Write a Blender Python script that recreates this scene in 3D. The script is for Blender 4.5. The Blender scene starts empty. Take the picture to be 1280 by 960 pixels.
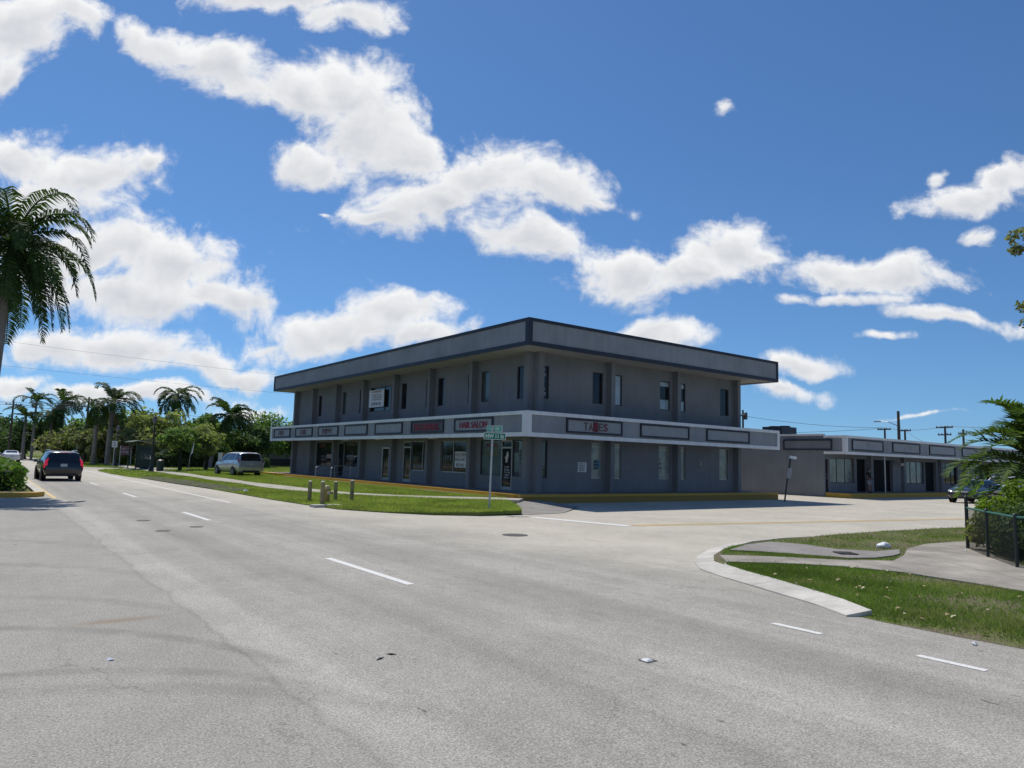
import bpy, bmesh, math, random
import numpy as np
from mathutils import Vector, Matrix, geometry
PI = math.pi; R = math.radians
scene = bpy.context.scene
COL = scene.collection
random.seed(7)

# ---------------------------------------------------------------- node helper
class NT:
    def __init__(s, nt): s.t = nt; s.N = nt.nodes; s.L = nt.links
    def put(s, sock, v):
        if isinstance(v, bpy.types.NodeSocket): s.L.new(v, sock)
        elif v is not None:
            if sock.type == 'RGBA' and len(v) == 3: v = (*v, 1)
            sock.default_value = v
    def n(s, typ, ins=None, **props):
        nd = s.N.new(typ)
        for k, v in props.items(): setattr(nd, k, v)
        for k, v in (ins or {}).items(): s.put(nd.inputs[k], v)
        return nd
    def m(s, op, a, b=None, c=None, clamp=False):
        nd = s.N.new('ShaderNodeMath'); nd.operation = op; nd.use_clamp = clamp
        for i, v in enumerate((a, b, c)):
            if v is not None: s.put(nd.inputs[i], v)
        return nd.outputs[0]
    def v(s, op, a, b=None, out=0):
        nd = s.N.new('ShaderNodeVectorMath'); nd.operation = op
        s.put(nd.inputs[0], a)
        if b is not None:
            s.put(nd.inputs[3] if op == 'SCALE' else nd.inputs[1], b)
        return nd.outputs['Value' if op in ('DOT_PRODUCT', 'LENGTH', 'DISTANCE') else 'Vector']
    def xyz(s, x, y=0.0, z=0.0):
        return s.n('ShaderNodeCombineXYZ', {0: x, 1: y, 2: z}).outputs[0]
    def sep(s, v):
        o = s.n('ShaderNodeSeparateXYZ', {0: v}).outputs; return o[0], o[1], o[2]
    def mix(s, f, a, b, blend='MIX'):
        nd = s.N.new('ShaderNodeMix'); nd.data_type = 'RGBA'; nd.blend_type = blend
        s.put(nd.inputs[0], f); s.put(nd.inputs[6], a); s.put(nd.inputs[7], b)
        return nd.outputs[2]
    def noise(s, vec, scale, detail=3.0, rough=0.55, out='Fac'):
        return s.n('ShaderNodeTexNoise', {'Vector': vec, 'Scale': scale, 'Detail': detail, 'Roughness': rough}).outputs[out]
    def sstep(s, x, lo, hi, a=0.0, b=1.0):
        nd = s.n('ShaderNodeMapRange', {0: x, 1: lo, 2: hi, 3: a, 4: b}); nd.interpolation_type = 'SMOOTHSTEP'
        return nd.outputs[0]
    def lin(s, x, lo, hi, a=0.0, b=1.0):
        return s.n('ShaderNodeMapRange', {0: x, 1: lo, 2: hi, 3: a, 4: b}).outputs[0]
    def bump(s, h, strength=0.3, dist=0.01):
        return s.n('ShaderNodeBump', {'Height': h, 'Strength': strength, 'Distance': dist}).outputs[0]
    def pos(s): return s.n('ShaderNodeNewGeometry').outputs['Position']
    def obj(s): return s.n('ShaderNodeTexCoord').outputs['Object']

def new_mat(name):
    m = bpy.data.materials.new(name); m.use_nodes = True
    t = NT(m.node_tree); b = m.node_tree.nodes['Principled BSDF']
    return m, t, b

def mat(name, col, rough=0.6, var=0.12, vscale=1.5, metal=0.0, bumpk=0.0, bscale=40.0, coat=0.0, spec=0.5, streak=0.0, fine=0.0):
    m, t, b = new_mat(name)
    p = t.obj()
    f = t.noise(p, vscale, 5.0, 0.6)
    k = t.lin(f, 0.3, 0.7, 1 - var, 1 + var)
    if streak:
        st = t.noise(t.v('MULTIPLY', p, (3.0, 3.0, 0.12)), 1.2, 4.0, 0.65)
        k = t.m('MULTIPLY', k, t.lin(st, 0.3, 0.7, 1 - streak, 1 + streak))
    if fine:
        k = t.m('MULTIPLY', k, t.lin(t.noise(p, 30.0, 2.0), 0.3, 0.7, 1 - fine, 1 + fine))
    t.put(b.inputs['Base Color'], t.v('SCALE', col, k))
    b.inputs['Roughness'].default_value = rough
    b.inputs['Metallic'].default_value = metal
    b.inputs['Specular IOR Level'].default_value = spec
    if coat: b.inputs['Coat Weight'].default_value = coat; b.inputs['Coat Roughness'].default_value = 0.05
    if bumpk:
        t.put(b.inputs['Normal'], t.bump(t.noise(p, bscale, 4.0, 0.7), bumpk, 0.02))
    return m

def leaf_mat(name, a, b_, trans=0.35, rough=0.5, dry=None):
    m, t, b = new_mat(name)
    geo = t.n('ShaderNodeNewGeometry')
    r = geo.outputs['Random Per Island']
    c = t.mix(r, a, b_)
    n2 = t.noise(t.obj(), 0.5, 3.0)
    if dry: c = t.mix(t.sstep(t.m('ADD', t.noise(t.obj(), 0.7, 4.0), t.m('MULTIPLY', t.noise(t.obj(), 4.0, 3.0), 0.35)), 0.64, 0.90, 0.0, 0.5), c, dry)
    c = t.v('SCALE', c, t.lin(n2, 0.3, 0.7, 0.72, 1.3))
    t.put(b.inputs['Base Color'], c); b.inputs['Roughness'].default_value = max(rough, .6)
    b.inputs['Specular IOR Level'].default_value = 0.12
    tr = t.n('ShaderNodeBsdfTranslucent', {'Color': t.v('MULTIPLY', c, (1.3, 1.5, 0.6))})
    mx = t.n('ShaderNodeMixShader', {0: trans, 1: b.outputs[0], 2: tr.outputs[0]})
    t.L.new(mx.outputs[0], t.N['Material Output'].inputs[0])
    return m

# ---------------------------------------------------------------- object helpers
def put(o, label=None, cat=None, group=None, kind=None):
    if label: o['label'] = label
    if cat: o['category'] = cat
    if group: o['group'] = group
    if kind: o['kind'] = kind
    return o
def thing(name, label, cat, loc=(0, 0, 0), rz=0.0, group=None):
    o = bpy.data.objects.new(name, None); COL.objects.link(o)
    o.empty_display_size = 0.3
    o.location = loc; o.rotation_euler = (0, 0, rz)
    return put(o, label, cat, group)
def kids(o): return [c for c in bpy.data.objects if c.parent == o]
def dup(o, parent=None, label=None, loc=None, rz=None, scale=None, group=None):
    ch = list(o.children)
    c = o.copy(); COL.objects.link(c)
    if parent is not None: c.parent = parent
    if label: c['label'] = label
    if group: c['group'] = group
    if loc is not None: c.location = loc
    if rz is not None: c.rotation_euler = (o.rotation_euler[0], o.rotation_euler[1], rz)
    if scale is not None: c.scale = scale if hasattr(scale, '__len__') else (scale,) * 3
    for k in ch: dup(k, c)
    return c

def frame(z, up=None):
    z = Vector(z).normalized()
    u = Vector((0, 0, 1)) if abs(z.z) < 0.95 else Vector((1, 0, 0))
    x = u.cross(z).normalized(); y = z.cross(x)
    return x, y, z

class MB:
    def __init__(s): s.V = []; s.F = []; s.I = []
    def add(s, vs, fs, mi=0):
        b = len(s.V); s.V += [tuple(v) for v in vs]
        s.F += [tuple(b + i for i in f) for f in fs]; s.I += [mi] * len(fs); return s
    def box(s, x0, x1, y0, y1, z0, z1, mi=0):
        vs = [(x, y, z) for z in (z0, z1) for y in (y0, y1) for x in (x0, x1)]
        return s.add(vs, [(0, 2, 3, 1), (4, 5, 7, 6), (0, 1, 5, 4), (2, 6, 7, 3), (0, 4, 6, 2), (1, 3, 7, 5)], mi)
    def obox(s, c, ax, ay, az, mi=0):
        c, ax, ay, az = map(Vector, (c, ax, ay, az))
        vs = [c + ax * i + ay * j + az * k for k in (-1, 1) for j in (-1, 1) for i in (-1, 1)]
        return s.add(vs, [(0, 2, 3, 1), (4, 5, 7, 6), (0, 1, 5, 4), (2, 6, 7, 3), (0, 4, 6, 2), (1, 3, 7, 5)], mi)
    def tube(s, pts, rads, n=10, cap=True, mi=0):
        pts = [Vector(p) for p in pts]
        if not hasattr(rads, '__len__'): rads = [rads] * len(pts)
        vs = []; fs = []
        px = None
        for i, p in enumerate(pts):
            d = (pts[min(i + 1, len(pts) - 1)] - pts[max(i - 1, 0)])
            if d.length < 1e-9: d = Vector((0, 0, 1))
            d.normalize()
            if px is None: x, y, _ = frame(d)
            else:
                x = (px - d * px.dot(d))
                x = x.normalized() if x.length > 1e-6 else frame(d)[0]
                y = d.cross(x)
            px = x
            for k in range(n):
                a = 2 * PI * k / n
                vs.append(p + (x * math.cos(a) + y * math.sin(a)) * rads[i])
        for i in range(len(pts) - 1):
            for k in range(n):
                k2 = (k + 1) % n
                fs.append((i * n + k, i * n + k2, (i + 1) * n + k2, (i + 1) * n + k))
        if cap:
            fs.append(tuple(reversed(range(n)))); fs.append(tuple((len(pts) - 1) * n + k for k in range(n)))
        return s.add(vs, fs, mi)
    def lathe(s, prof, c=(0, 0, 0), n=14, mi=0):
        vs = []; fs = []
        for r, z in prof:
            for k in range(n):
                a = 2 * PI * k / n
                vs.append((c[0] + r * math.cos(a), c[1] + r * math.sin(a), c[2] + z))
        for i in range(len(prof) - 1):
            for k in range(n):
                k2 = (k + 1) % n
                fs.append((i * n + k, i * n + k2, (i + 1) * n + k2, (i + 1) * n + k))
        fs.append(tuple(reversed(range(n)))); fs.append(tuple((len(prof) - 1) * n + k for k in range(n)))
        return s.add(vs, fs, mi)
    def prism(s, poly, z0, z1, mi=0):
        n = len(poly)
        vs = [(x, y, z0) for x, y in poly] + [(x, y, z1) for x, y in poly]
        fs = [tuple(reversed(range(n))), tuple(range(n, 2 * n))]
        fs += [(i, (i + 1) % n, n + (i + 1) % n, n + i) for i in range(n)]
        return s.add(vs, fs, mi)
    def quad(s, a, b, c, d, mi=0): return s.add([a, b, c, d], [(0, 1, 2, 3)], mi)
    def build(s, name, mats, parent=None, smooth=False, local=False):
        me = bpy.data.meshes.new(name)
        off = Vector((0, 0, 0))
        if parent is not None and not local:
            p = parent
            while p is not None: off += p.location; p = p.parent
        V = [(v[0] - off.x, v[1] - off.y, v[2] - off.z) for v in s.V]
        me.from_pydata(V, [], s.F)
        if not isinstance(mats, (list, tuple)): mats = [mats]
        for m in mats: me.materials.append(m)
        if len(mats) > 1: me.polygons.foreach_set('material_index', s.I)
        if smooth:
            me.polygons.foreach_set('use_smooth', [True] * len(me.polygons))
            try: me.set_sharp_from_angle(angle=R(40))
            except Exception: pass
        me.update()
        o = bpy.data.objects.new(name, me); COL.objects.link(o)
        if parent is not None: o.parent = parent
        return o

def np_mesh(name, V, F, m, parent=None, k=4):
    me = bpy.data.meshes.new(name)
    V = np.asarray(V, dtype=np.float32); F = np.asarray(F, dtype=np.int32)
    me.vertices.add(len(V)); me.vertices.foreach_set('co', V.ravel())
    me.loops.add(F.size); me.loops.foreach_set('vertex_index', F.ravel())
    me.polygons.add(len(F)); me.polygons.foreach_set('loop_start', np.arange(0, F.size, k, dtype=np.int32))
    me.update(calc_edges=True); me.materials.append(m)
    o = bpy.data.objects.new(name, me); COL.objects.link(o)
    if parent is not None: o.parent = parent
    return o

def sheet(name, poly, m, zf, step=1.0, kind='structure', parent=None, thick=0.0):
    """a filled outline with inner grid points, height from zf(x,y)"""
    poly = [Vector((p[0], p[1])) for p in poly]
    xs = [p.x for p in poly]; ys = [p.y for p in poly]
    pts = list(poly); n = len(poly)
    edges = [(i, (i + 1) % n) for i in range(n)]
    x = min(xs) + step * .5
    while x < max(xs):
        y = min(ys) + step * .5
        while y < max(ys):
            ins = False; j = n - 1
            for i in range(n):
                a, b = poly[i], poly[j]
                if (a.y > y) != (b.y > y) and x < (b.x - a.x) * (y - a.y) / (b.y - a.y) + a.x: ins = not ins
                j = i
            if ins: pts.append(Vector((x, y)))
            y += step
        x += step
    vs, es, fs, *_ = geometry.delaunay_2d_cdt(pts, edges, [], 1, 1e-4)
    mb = MB(); mb.add([(v.x, v.y, zf(v.x, v.y)) for v in vs], [f if True else f for f in fs])
    if thick:
        for i in range(n):
            a, b = poly[i], poly[(i + 1) % n]
            za, zb = zf(a.x, a.y), zf(b.x, b.y)
            mb.quad((a.x, a.y, za - thick), (b.x, b.y, zb - thick), (b.x, b.y, zb), (a.x, a.y, za))
    o = mb.build(name, m, parent)
    bm = bmesh.new(); bm.from_mesh(o.data); bmesh.ops.remove_doubles(bm, verts=bm.verts, dist=1e-5)
    bmesh.ops.recalc_face_normals(bm, faces=bm.faces)
    for f in bm.faces:
        if abs(f.normal.z) > .7 and f.normal.z < 0: f.normal_flip()
    bm.to_mesh(o.data); bm.free()
    if parent is None: put(o, kind=kind)
    return o

def text_mesh(body, m, parent, origin, right, width=None, height=0.3, extrude=0.012, name='lettering', align='CENTER', bold=0.0):
    cu = bpy.data.curves.new(name, 'FONT'); cu.body = body; cu.size = 1.0; cu.extrude = 0.0; cu.align_x = align; cu.align_y = 'CENTER'
    cu.offset = bold
    to = bpy.data.objects.new(name, cu); COL.objects.link(to)
    dg = bpy.context.evaluated_depsgraph_get(); dg.update()
    me = bpy.data.meshes.new_from_object(to.evaluated_get(dg))
    bpy.data.objects.remove(to); bpy.data.curves.remove(cu)
    V = np.array([v.co[:] for v in me.vertices]); F = [tuple(p.vertices) for p in me.polygons]
    bpy.data.meshes.remove(me)
    w = V[:, 0].max() - V[:, 0].min(); h = V[:, 1].max() - V[:, 1].min()
    sy = height / h; sx = (width / w) if width else sy
    cx = (V[:, 0].max() + V[:, 0].min()) / 2; cy = (V[:, 1].max() + V[:, 1].min()) / 2
    r = Vector(right).normalized(); up = Vector((0, 0, 1)); nrm = r.cross(up)
    mb = MB(); o = Vector(origin)
    n = len(V)
    front = [o + r * ((v[0] - cx) * sx) + up * ((v[1] - cy) * sy) + nrm * extrude for v in V]
    back = [o + r * ((v[0] - cx) * sx) + up * ((v[1] - cy) * sy) for v in V]
    mb.add(front, F)
    # sides from boundary edges
    cnt = {}
    for f in F:
        for i in range(len(f)):
            e = (f[i], f[(i + 1) % len(f)]); cnt[e] = cnt.get(e, 0) + 1
    side = [e for e in cnt if (e[1], e[0]) not in cnt]
    b0 = len(mb.V)
    mb.V += [tuple(v) for v in back]
    for a, b in side: mb.F.append((b, a, b0 + a, b0 + b)); mb.I.append(0)
    return mb.build(name, m, parent)

def strokes(m, parent, origin, right, width, height, rows=1, seed=1, depth=0.006, name='lettering', fill=0.6):
    """writing too small to read: rows of upright and level pen strokes"""
    rnd = random.Random(seed); mb = MB()
    r = Vector(right).normalized(); up = Vector((0, 0, 1)); nrm = r.cross(up); o = Vector(origin)
    rh = height / rows
    for i in range(rows):
        z = height / 2 - (i + .5) * rh; h = rh * .62
        cw = h * .75; x = -width / 2 * (0.75 + .25 * rnd.random()); xe = -x
        while x + cw * .8 < xe:
            if rnd.random() < .1: x += cw * .6; continue
            st = cw * .17
            def bar(x0, x1, z0, z1):
                mb.obox(o + r * ((x0 + x1) / 2) + up * ((z0 + z1) / 2) + nrm * depth, r * ((x1 - x0) / 2), up * ((z1 - z0) / 2), nrm * (depth * .5))
            w = cw * .74
            bar(x, x + st, z - h / 2, z + h / 2)
            if rnd.random() < .65: bar(x + w - st, x + w, z - h / 2 * rnd.choice((1, 1, .0)), z + h / 2)
            for zz in rnd.sample((z - h / 2 + st / 2, z, z + h / 2 - st / 2), rnd.choice((1, 2, 2, 3))):
                bar(x + st + .001, x + w - st - .001, zz - st / 2, zz + st / 2)
            x += cw
    return mb.build(name, m, parent)

# ---------------------------------------------------------------- camera
cam = bpy.data.cameras.new('camera'); co = bpy.data.objects.new('camera', cam); COL.objects.link(co)
M3 = Matrix(((0.799868, -0.086129, -0.593963), (-0.599561, -0.069904, -0.797270), (0.027148, 0.993829, -0.107554)))
co.matrix_world = Matrix.Translation((0, 0, 1.8)) @ M3.to_4x4()
cam.sensor_width = 36; cam.sensor_fit = 'HORIZONTAL'; cam.lens = 36 * 889.6 / 1280
cam.clip_start = 0.1; cam.clip_end = 3000
scene.camera = co

# ---------------------------------------------------------------- sky, clouds, sun
SUN = Vector((0.03, 0.58, 1.0)).normalized()
w = bpy.data.worlds.new('World'); scene.world = w; w.use_nodes = True
def build_world():
    t = NT(w.node_tree); bg = t.N['Background']
    sky = t.n('ShaderNodeTexSky', sky_type='NISHITA', sun_disc=False, sun_elevation=math.asin(SUN.z), sun_rotation=math.atan2(SUN.x, SUN.y),
              altitude=0.0, air_density=1.0, dust_density=0.2, ozone_density=3.0)
    gd = t.n('ShaderNodeTexCoord').outputs['Generated']
    t.L.new(t.v('NORMALIZE', t.v('ADD', gd, (0, 0, 0.05))), sky.inputs[0])
    # cloud field as a node group
    g = bpy.data.node_groups.new('cloud_field', 'ShaderNodeTree')
    g.interface.new_socket('P', in_out='INPUT', socket_type='NodeSocketVector')
    g.interface.new_socket('F', in_out='OUTPUT', socket_type='NodeSocketFloat')
    g.interface.new_socket('lit', in_out='OUTPUT', socket_type='NodeSocketFloat')
    q = NT(g); gi = q.n('NodeGroupInput'); go = q.n('NodeGroupOutput')
    P = gi.outputs[0]
    def n2d(vec, sc, det, ro, out='Fac'):
        return q.n('ShaderNodeTexNoise', {'Vector': vec, 'Scale': sc, 'Detail': det, 'Roughness': ro}, noise_dimensions='2D').outputs[out]
    wn = n2d(P, 5.0, 3.0, 0.5, 'Color')
    wp = q.v('ADD', P, q.v('MULTIPLY', q.v('SUBTRACT', wn, (.5, .5, .5)), (0.11, 0.08, 0.0)))
    acc = num = den = None
    for (u, vv, ru, rv, ang) in CLOUDS:
        bias = 0.55 if ru < .03 else (0.7 if rv < .007 else (0.34 if rv < .0145 else 0.0))
        kk = 1.7 if ru < .03 else (1.3 if rv < .0145 else (.95 if u > -.4 else .88))
        ru *= kk; rv *= kk; cs, sn = math.cos(ang), math.sin(ang)
        dx = q.v('DOT_PRODUCT', wp, (cs / ru, sn / ru, -(cs * u + sn * vv) / ru))
        dy = q.v('DOT_PRODUCT', wp, (-sn / rv, cs / rv, -(-sn * u + cs * vv) / rv))
        d2 = q.m('MULTIPLY_ADD', dx, dx, q.m('MULTIPLY', dy, dy))
        d = q.m('SQRT', d2)
        if bias: d = q.m('ADD', d, bias)
        acc = d if acc is None else q.m('SMOOTH_MIN', acc, d, 0.25)
        wt = q.m('POWER', q.m('ADD', d2, 0.15), -2.0)
        num = q.m('MULTIPLY', wt, dy) if num is None else q.m('MULTIPLY_ADD', wt, dy, num)
        den = wt if den is None else q.m('ADD', den, wt)
    acc = q.m('MAXIMUM', q.m('SUBTRACT', 1.0, acc), -1.0)
    n1 = n2d(q.v('MULTIPLY', wp, (1.0, 1.35, 1.0)), 13.0, 8.0, 0.62)
    n1b = n2d(q.v('ADD', q.v('MULTIPLY', wp, (1.0, 1.35, 1.0)), (0.004, 0.045, 0.0)), 13.0, 3.0, 0.6)
    n2 = n2d(q.v('MULTIPLY', P, (1.0, 1.2, 1.0)), 55.0, 5.0, 0.65)
    F = q.m('ADD', acc, q.m('MULTIPLY', q.m('SUBTRACT', n1, 0.5), 1.25))
    def puff(off, det):
        vv_ = q.n('ShaderNodeTexVoronoi', {'Vector': q.v('ADD', wp, off), 'Scale': 15.0, 'Detail': det, 'Roughness': 0.55, 'Lacunarity': 2.1, 'Smoothness': 0.35}, voronoi_dimensions='2D', feature='SMOOTH_F1', normalize=True)
        return vv_.outputs['Distance']
    p0 = puff((0, 0, 0), 3.0); p1 = puff((0.003, 0.016, 0), 1.0)
    F = q.m('ADD', F, q.m('MULTIPLY', q.m('SUBTRACT', 0.42, p0), 1.3))
    F = q.m('ADD', F, q.m('MULTIPLY', q.m('SUBTRACT', n2, 0.5), 0.45))
    q.L.new(q.m('ADD', q.m('ADD', q.m('MULTIPLY', q.m('SUBTRACT', p1, p0), 0.6), q.m('MULTIPLY', q.m('SUBTRACT', n1, n1b), 0.6)), q.m('MULTIPLY', q.m('DIVIDE', num, den), 0.34)), go.inputs[1])
    q.L.new(F, go.inputs[0])
    d = t.n('ShaderNodeTexCoord').outputs['Generated']
    hd = 36.686; fh = (math.sin(R(hd)), math.cos(R(hd)), 0); rh = (math.cos(R(hd)), -math.sin(R(hd)), 0)
    df = t.v('DOT_PRODUCT', d, fh); ab = t.m('MAXIMUM', t.m('ABSOLUTE', df), 0.05)
    U = t.m('DIVIDE', t.v('DOT_PRODUCT', d, rh), ab); _, _, dz = t.sep(d)
    V = t.m('DIVIDE', dz, ab)
    P0 = t.xyz(U, V, 1.0)
    def field(p):
        nd = t.N.new('ShaderNodeGroup'); nd.node_tree = g; t.put(nd.inputs[0], p); return nd.outputs[0], nd.outputs[1]
    F0, lit = field(P0)
    a = t.sstep(F0, -0.14, 0.62)
    a = t.m('MULTIPLY', a, t.sstep(V, 0.0, 0.05))
    thick = t.sstep(F0, 0.25, 1.0)
    s = t.m('ADD', t.m('SUBTRACT', 0.92, t.m('MULTIPLY', thick, 0.36)), t.m('MULTIPLY', lit, 0.9), clamp=True)
    cc = t.mix(s, (4.6, 4.9, 5.6), (9.3, 9.35, 9.4))
    skc = t.mix(1.0, sky.outputs[0], SKY_TINT, 'MULTIPLY')
    # thin bright veil of moisture close to the horizon
    c = t.mix(a, skc, cc)
    t.put(bg.inputs[0], c); bg.inputs[1].default_value = 0.1
    w.cycles.sampling_method = 'NONE'
SKY_TINT = (0.56, 0.82, 1.05)
CLOUDS = [(-0.754, 0.622, 0.089, 0.06, 0.03), (-0.678, 0.643, 0.056, 0.035, -0.51), (-0.765, 0.558, 0.03, 0.041, 0.03), (-0.363, 0.678, 0.144, 0.026, 0.03), (-0.254, 0.653, 0.09, 0.036, 0.03), (-0.531, 0.603, 0.091, 0.032, -0.33), (-0.433, 0.561, 0.104, 0.044, -0.47), (-0.354, 0.529, 0.06, 0.034, -0.33), (-0.26, 0.529, 0.09, 0.062, -0.33), (-0.227, 0.474, 0.113, 0.074, -0.33), (-0.295, 0.43, 0.065, 0.035, -0.15), (-0.173, 0.445, 0.083, 0.047, -0.33), (-0.124, 0.374, 0.128, 0.044, 0.21), (-0.043, 0.418, 0.099, 0.053, -0.06), (0.039, 0.403, 0.082, 0.035, -0.15), (0.097, 0.389, 0.076, 0.014, -0.12), (-0.192, 0.346, 0.052, 0.016, 0.03), (-0.721, 0.411, 0.093, 0.049, 0.03), (-0.614, 0.394, 0.098, 0.046, 0.21), (-0.552, 0.416, 0.04, 0.018, 0.4), (-0.68, 0.352, 0.104, 0.035, 0.03), (-0.616, 0.288, 0.15, 0.058, 0.03), (-0.492, 0.256, 0.122, 0.064, -0.15), (-0.391, 0.207, 0.069, 0.028, -0.11), (-0.564, 0.219, 0.138, 0.039, -0.06), (-0.444, 0.223, 0.08, 0.034, 0.03), (-0.557, 0.144, 0.12, 0.036, -0.06), (-0.647, 0.136, 0.068, 0.032, 0.03), (-0.384, 0.107, 0.062, 0.018, -0.06), (-0.699, 0.083, 0.051, 0.016, 0.03), (-0.465, 0.124, 0.08, 0.025, -0.15), (-0.163, 0.205, 0.086, 0.03, 0.12), (-0.252, 0.164, 0.125, 0.034, 0.17), (-0.116, 0.174, 0.068, 0.02, 0.17), (-0.342, 0.148, 0.045, 0.011, 0.03), (0.012, 0.318, 0.069, 0.035, -0.15), (0.145, 0.272, 0.083, 0.044, 0.03), (0.318, 0.3, 0.084, 0.051, 0.21), (0.249, 0.271, 0.104, 0.028, 0.12), (0.376, 0.298, 0.035, 0.014, -0.06), (0.203, 0.185, 0.071, 0.018, -0.06), (0.531, 0.277, 0.127, 0.03, 0.03), (0.468, 0.277, 0.058, 0.028, 0.03), (0.501, 0.228, 0.071, 0.01, 0.12), (0.663, 0.402, 0.089, 0.029, 0.24), (0.711, 0.44, 0.067, 0.029, 0.55), (0.689, 0.343, 0.023, 0.014, 0.03), (0.638, 0.214, 0.1, 0.013, -0.03), (0.419, 0.14, 0.054, 0.015, -0.06), (0.379, 0.109, 0.065, 0.01, -0.06), (0.286, 0.532, 0.016, 0.015, 0.57), (0.612, 0.437, 0.015, 0.011, 0.72), (0.409, 0.225, 0.025, 0.01, 0.03), (0.576, 0.079, 0.09, 0.005, 0.03), (0.294, 0.128, 0.045, 0.018, 0.03), (-0.54, 0.071, 0.191, 0.018, 0.03), (-0.382, 0.064, 0.067, 0.011, 0.03), (-0.276, 0.356, 0.012, 0.005, 0.03), (0.534, 0.18, 0.034, 0.007, 0.03)]
build_world()
sl = bpy.data.lights.new('sun', 'SUN'); sl.energy = 4.2; sl.angle = R(0.53); sl.color = (1.0, 0.955, 0.88)
so = bpy.data.objects.new('sun', sl); COL.objects.link(so)
so.rotation_euler = SUN.to_track_quat('Z', 'Y').to_euler(); so.location = (0, 60, 80)
vs = scene.view_settings; vs.view_transform = 'Standard'; vs.look = 'None'; vs.exposure = 0.0; vs.gamma = 1.0; vs.use_curve_mapping = False
scene.render.engine = 'CYCLES'
scene.cycles.max_bounces = 6; scene.cycles.diffuse_bounces = 3; scene.cycles.glossy_bounces = 3; scene.cycles.transparent_max_bounces = 8

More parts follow.
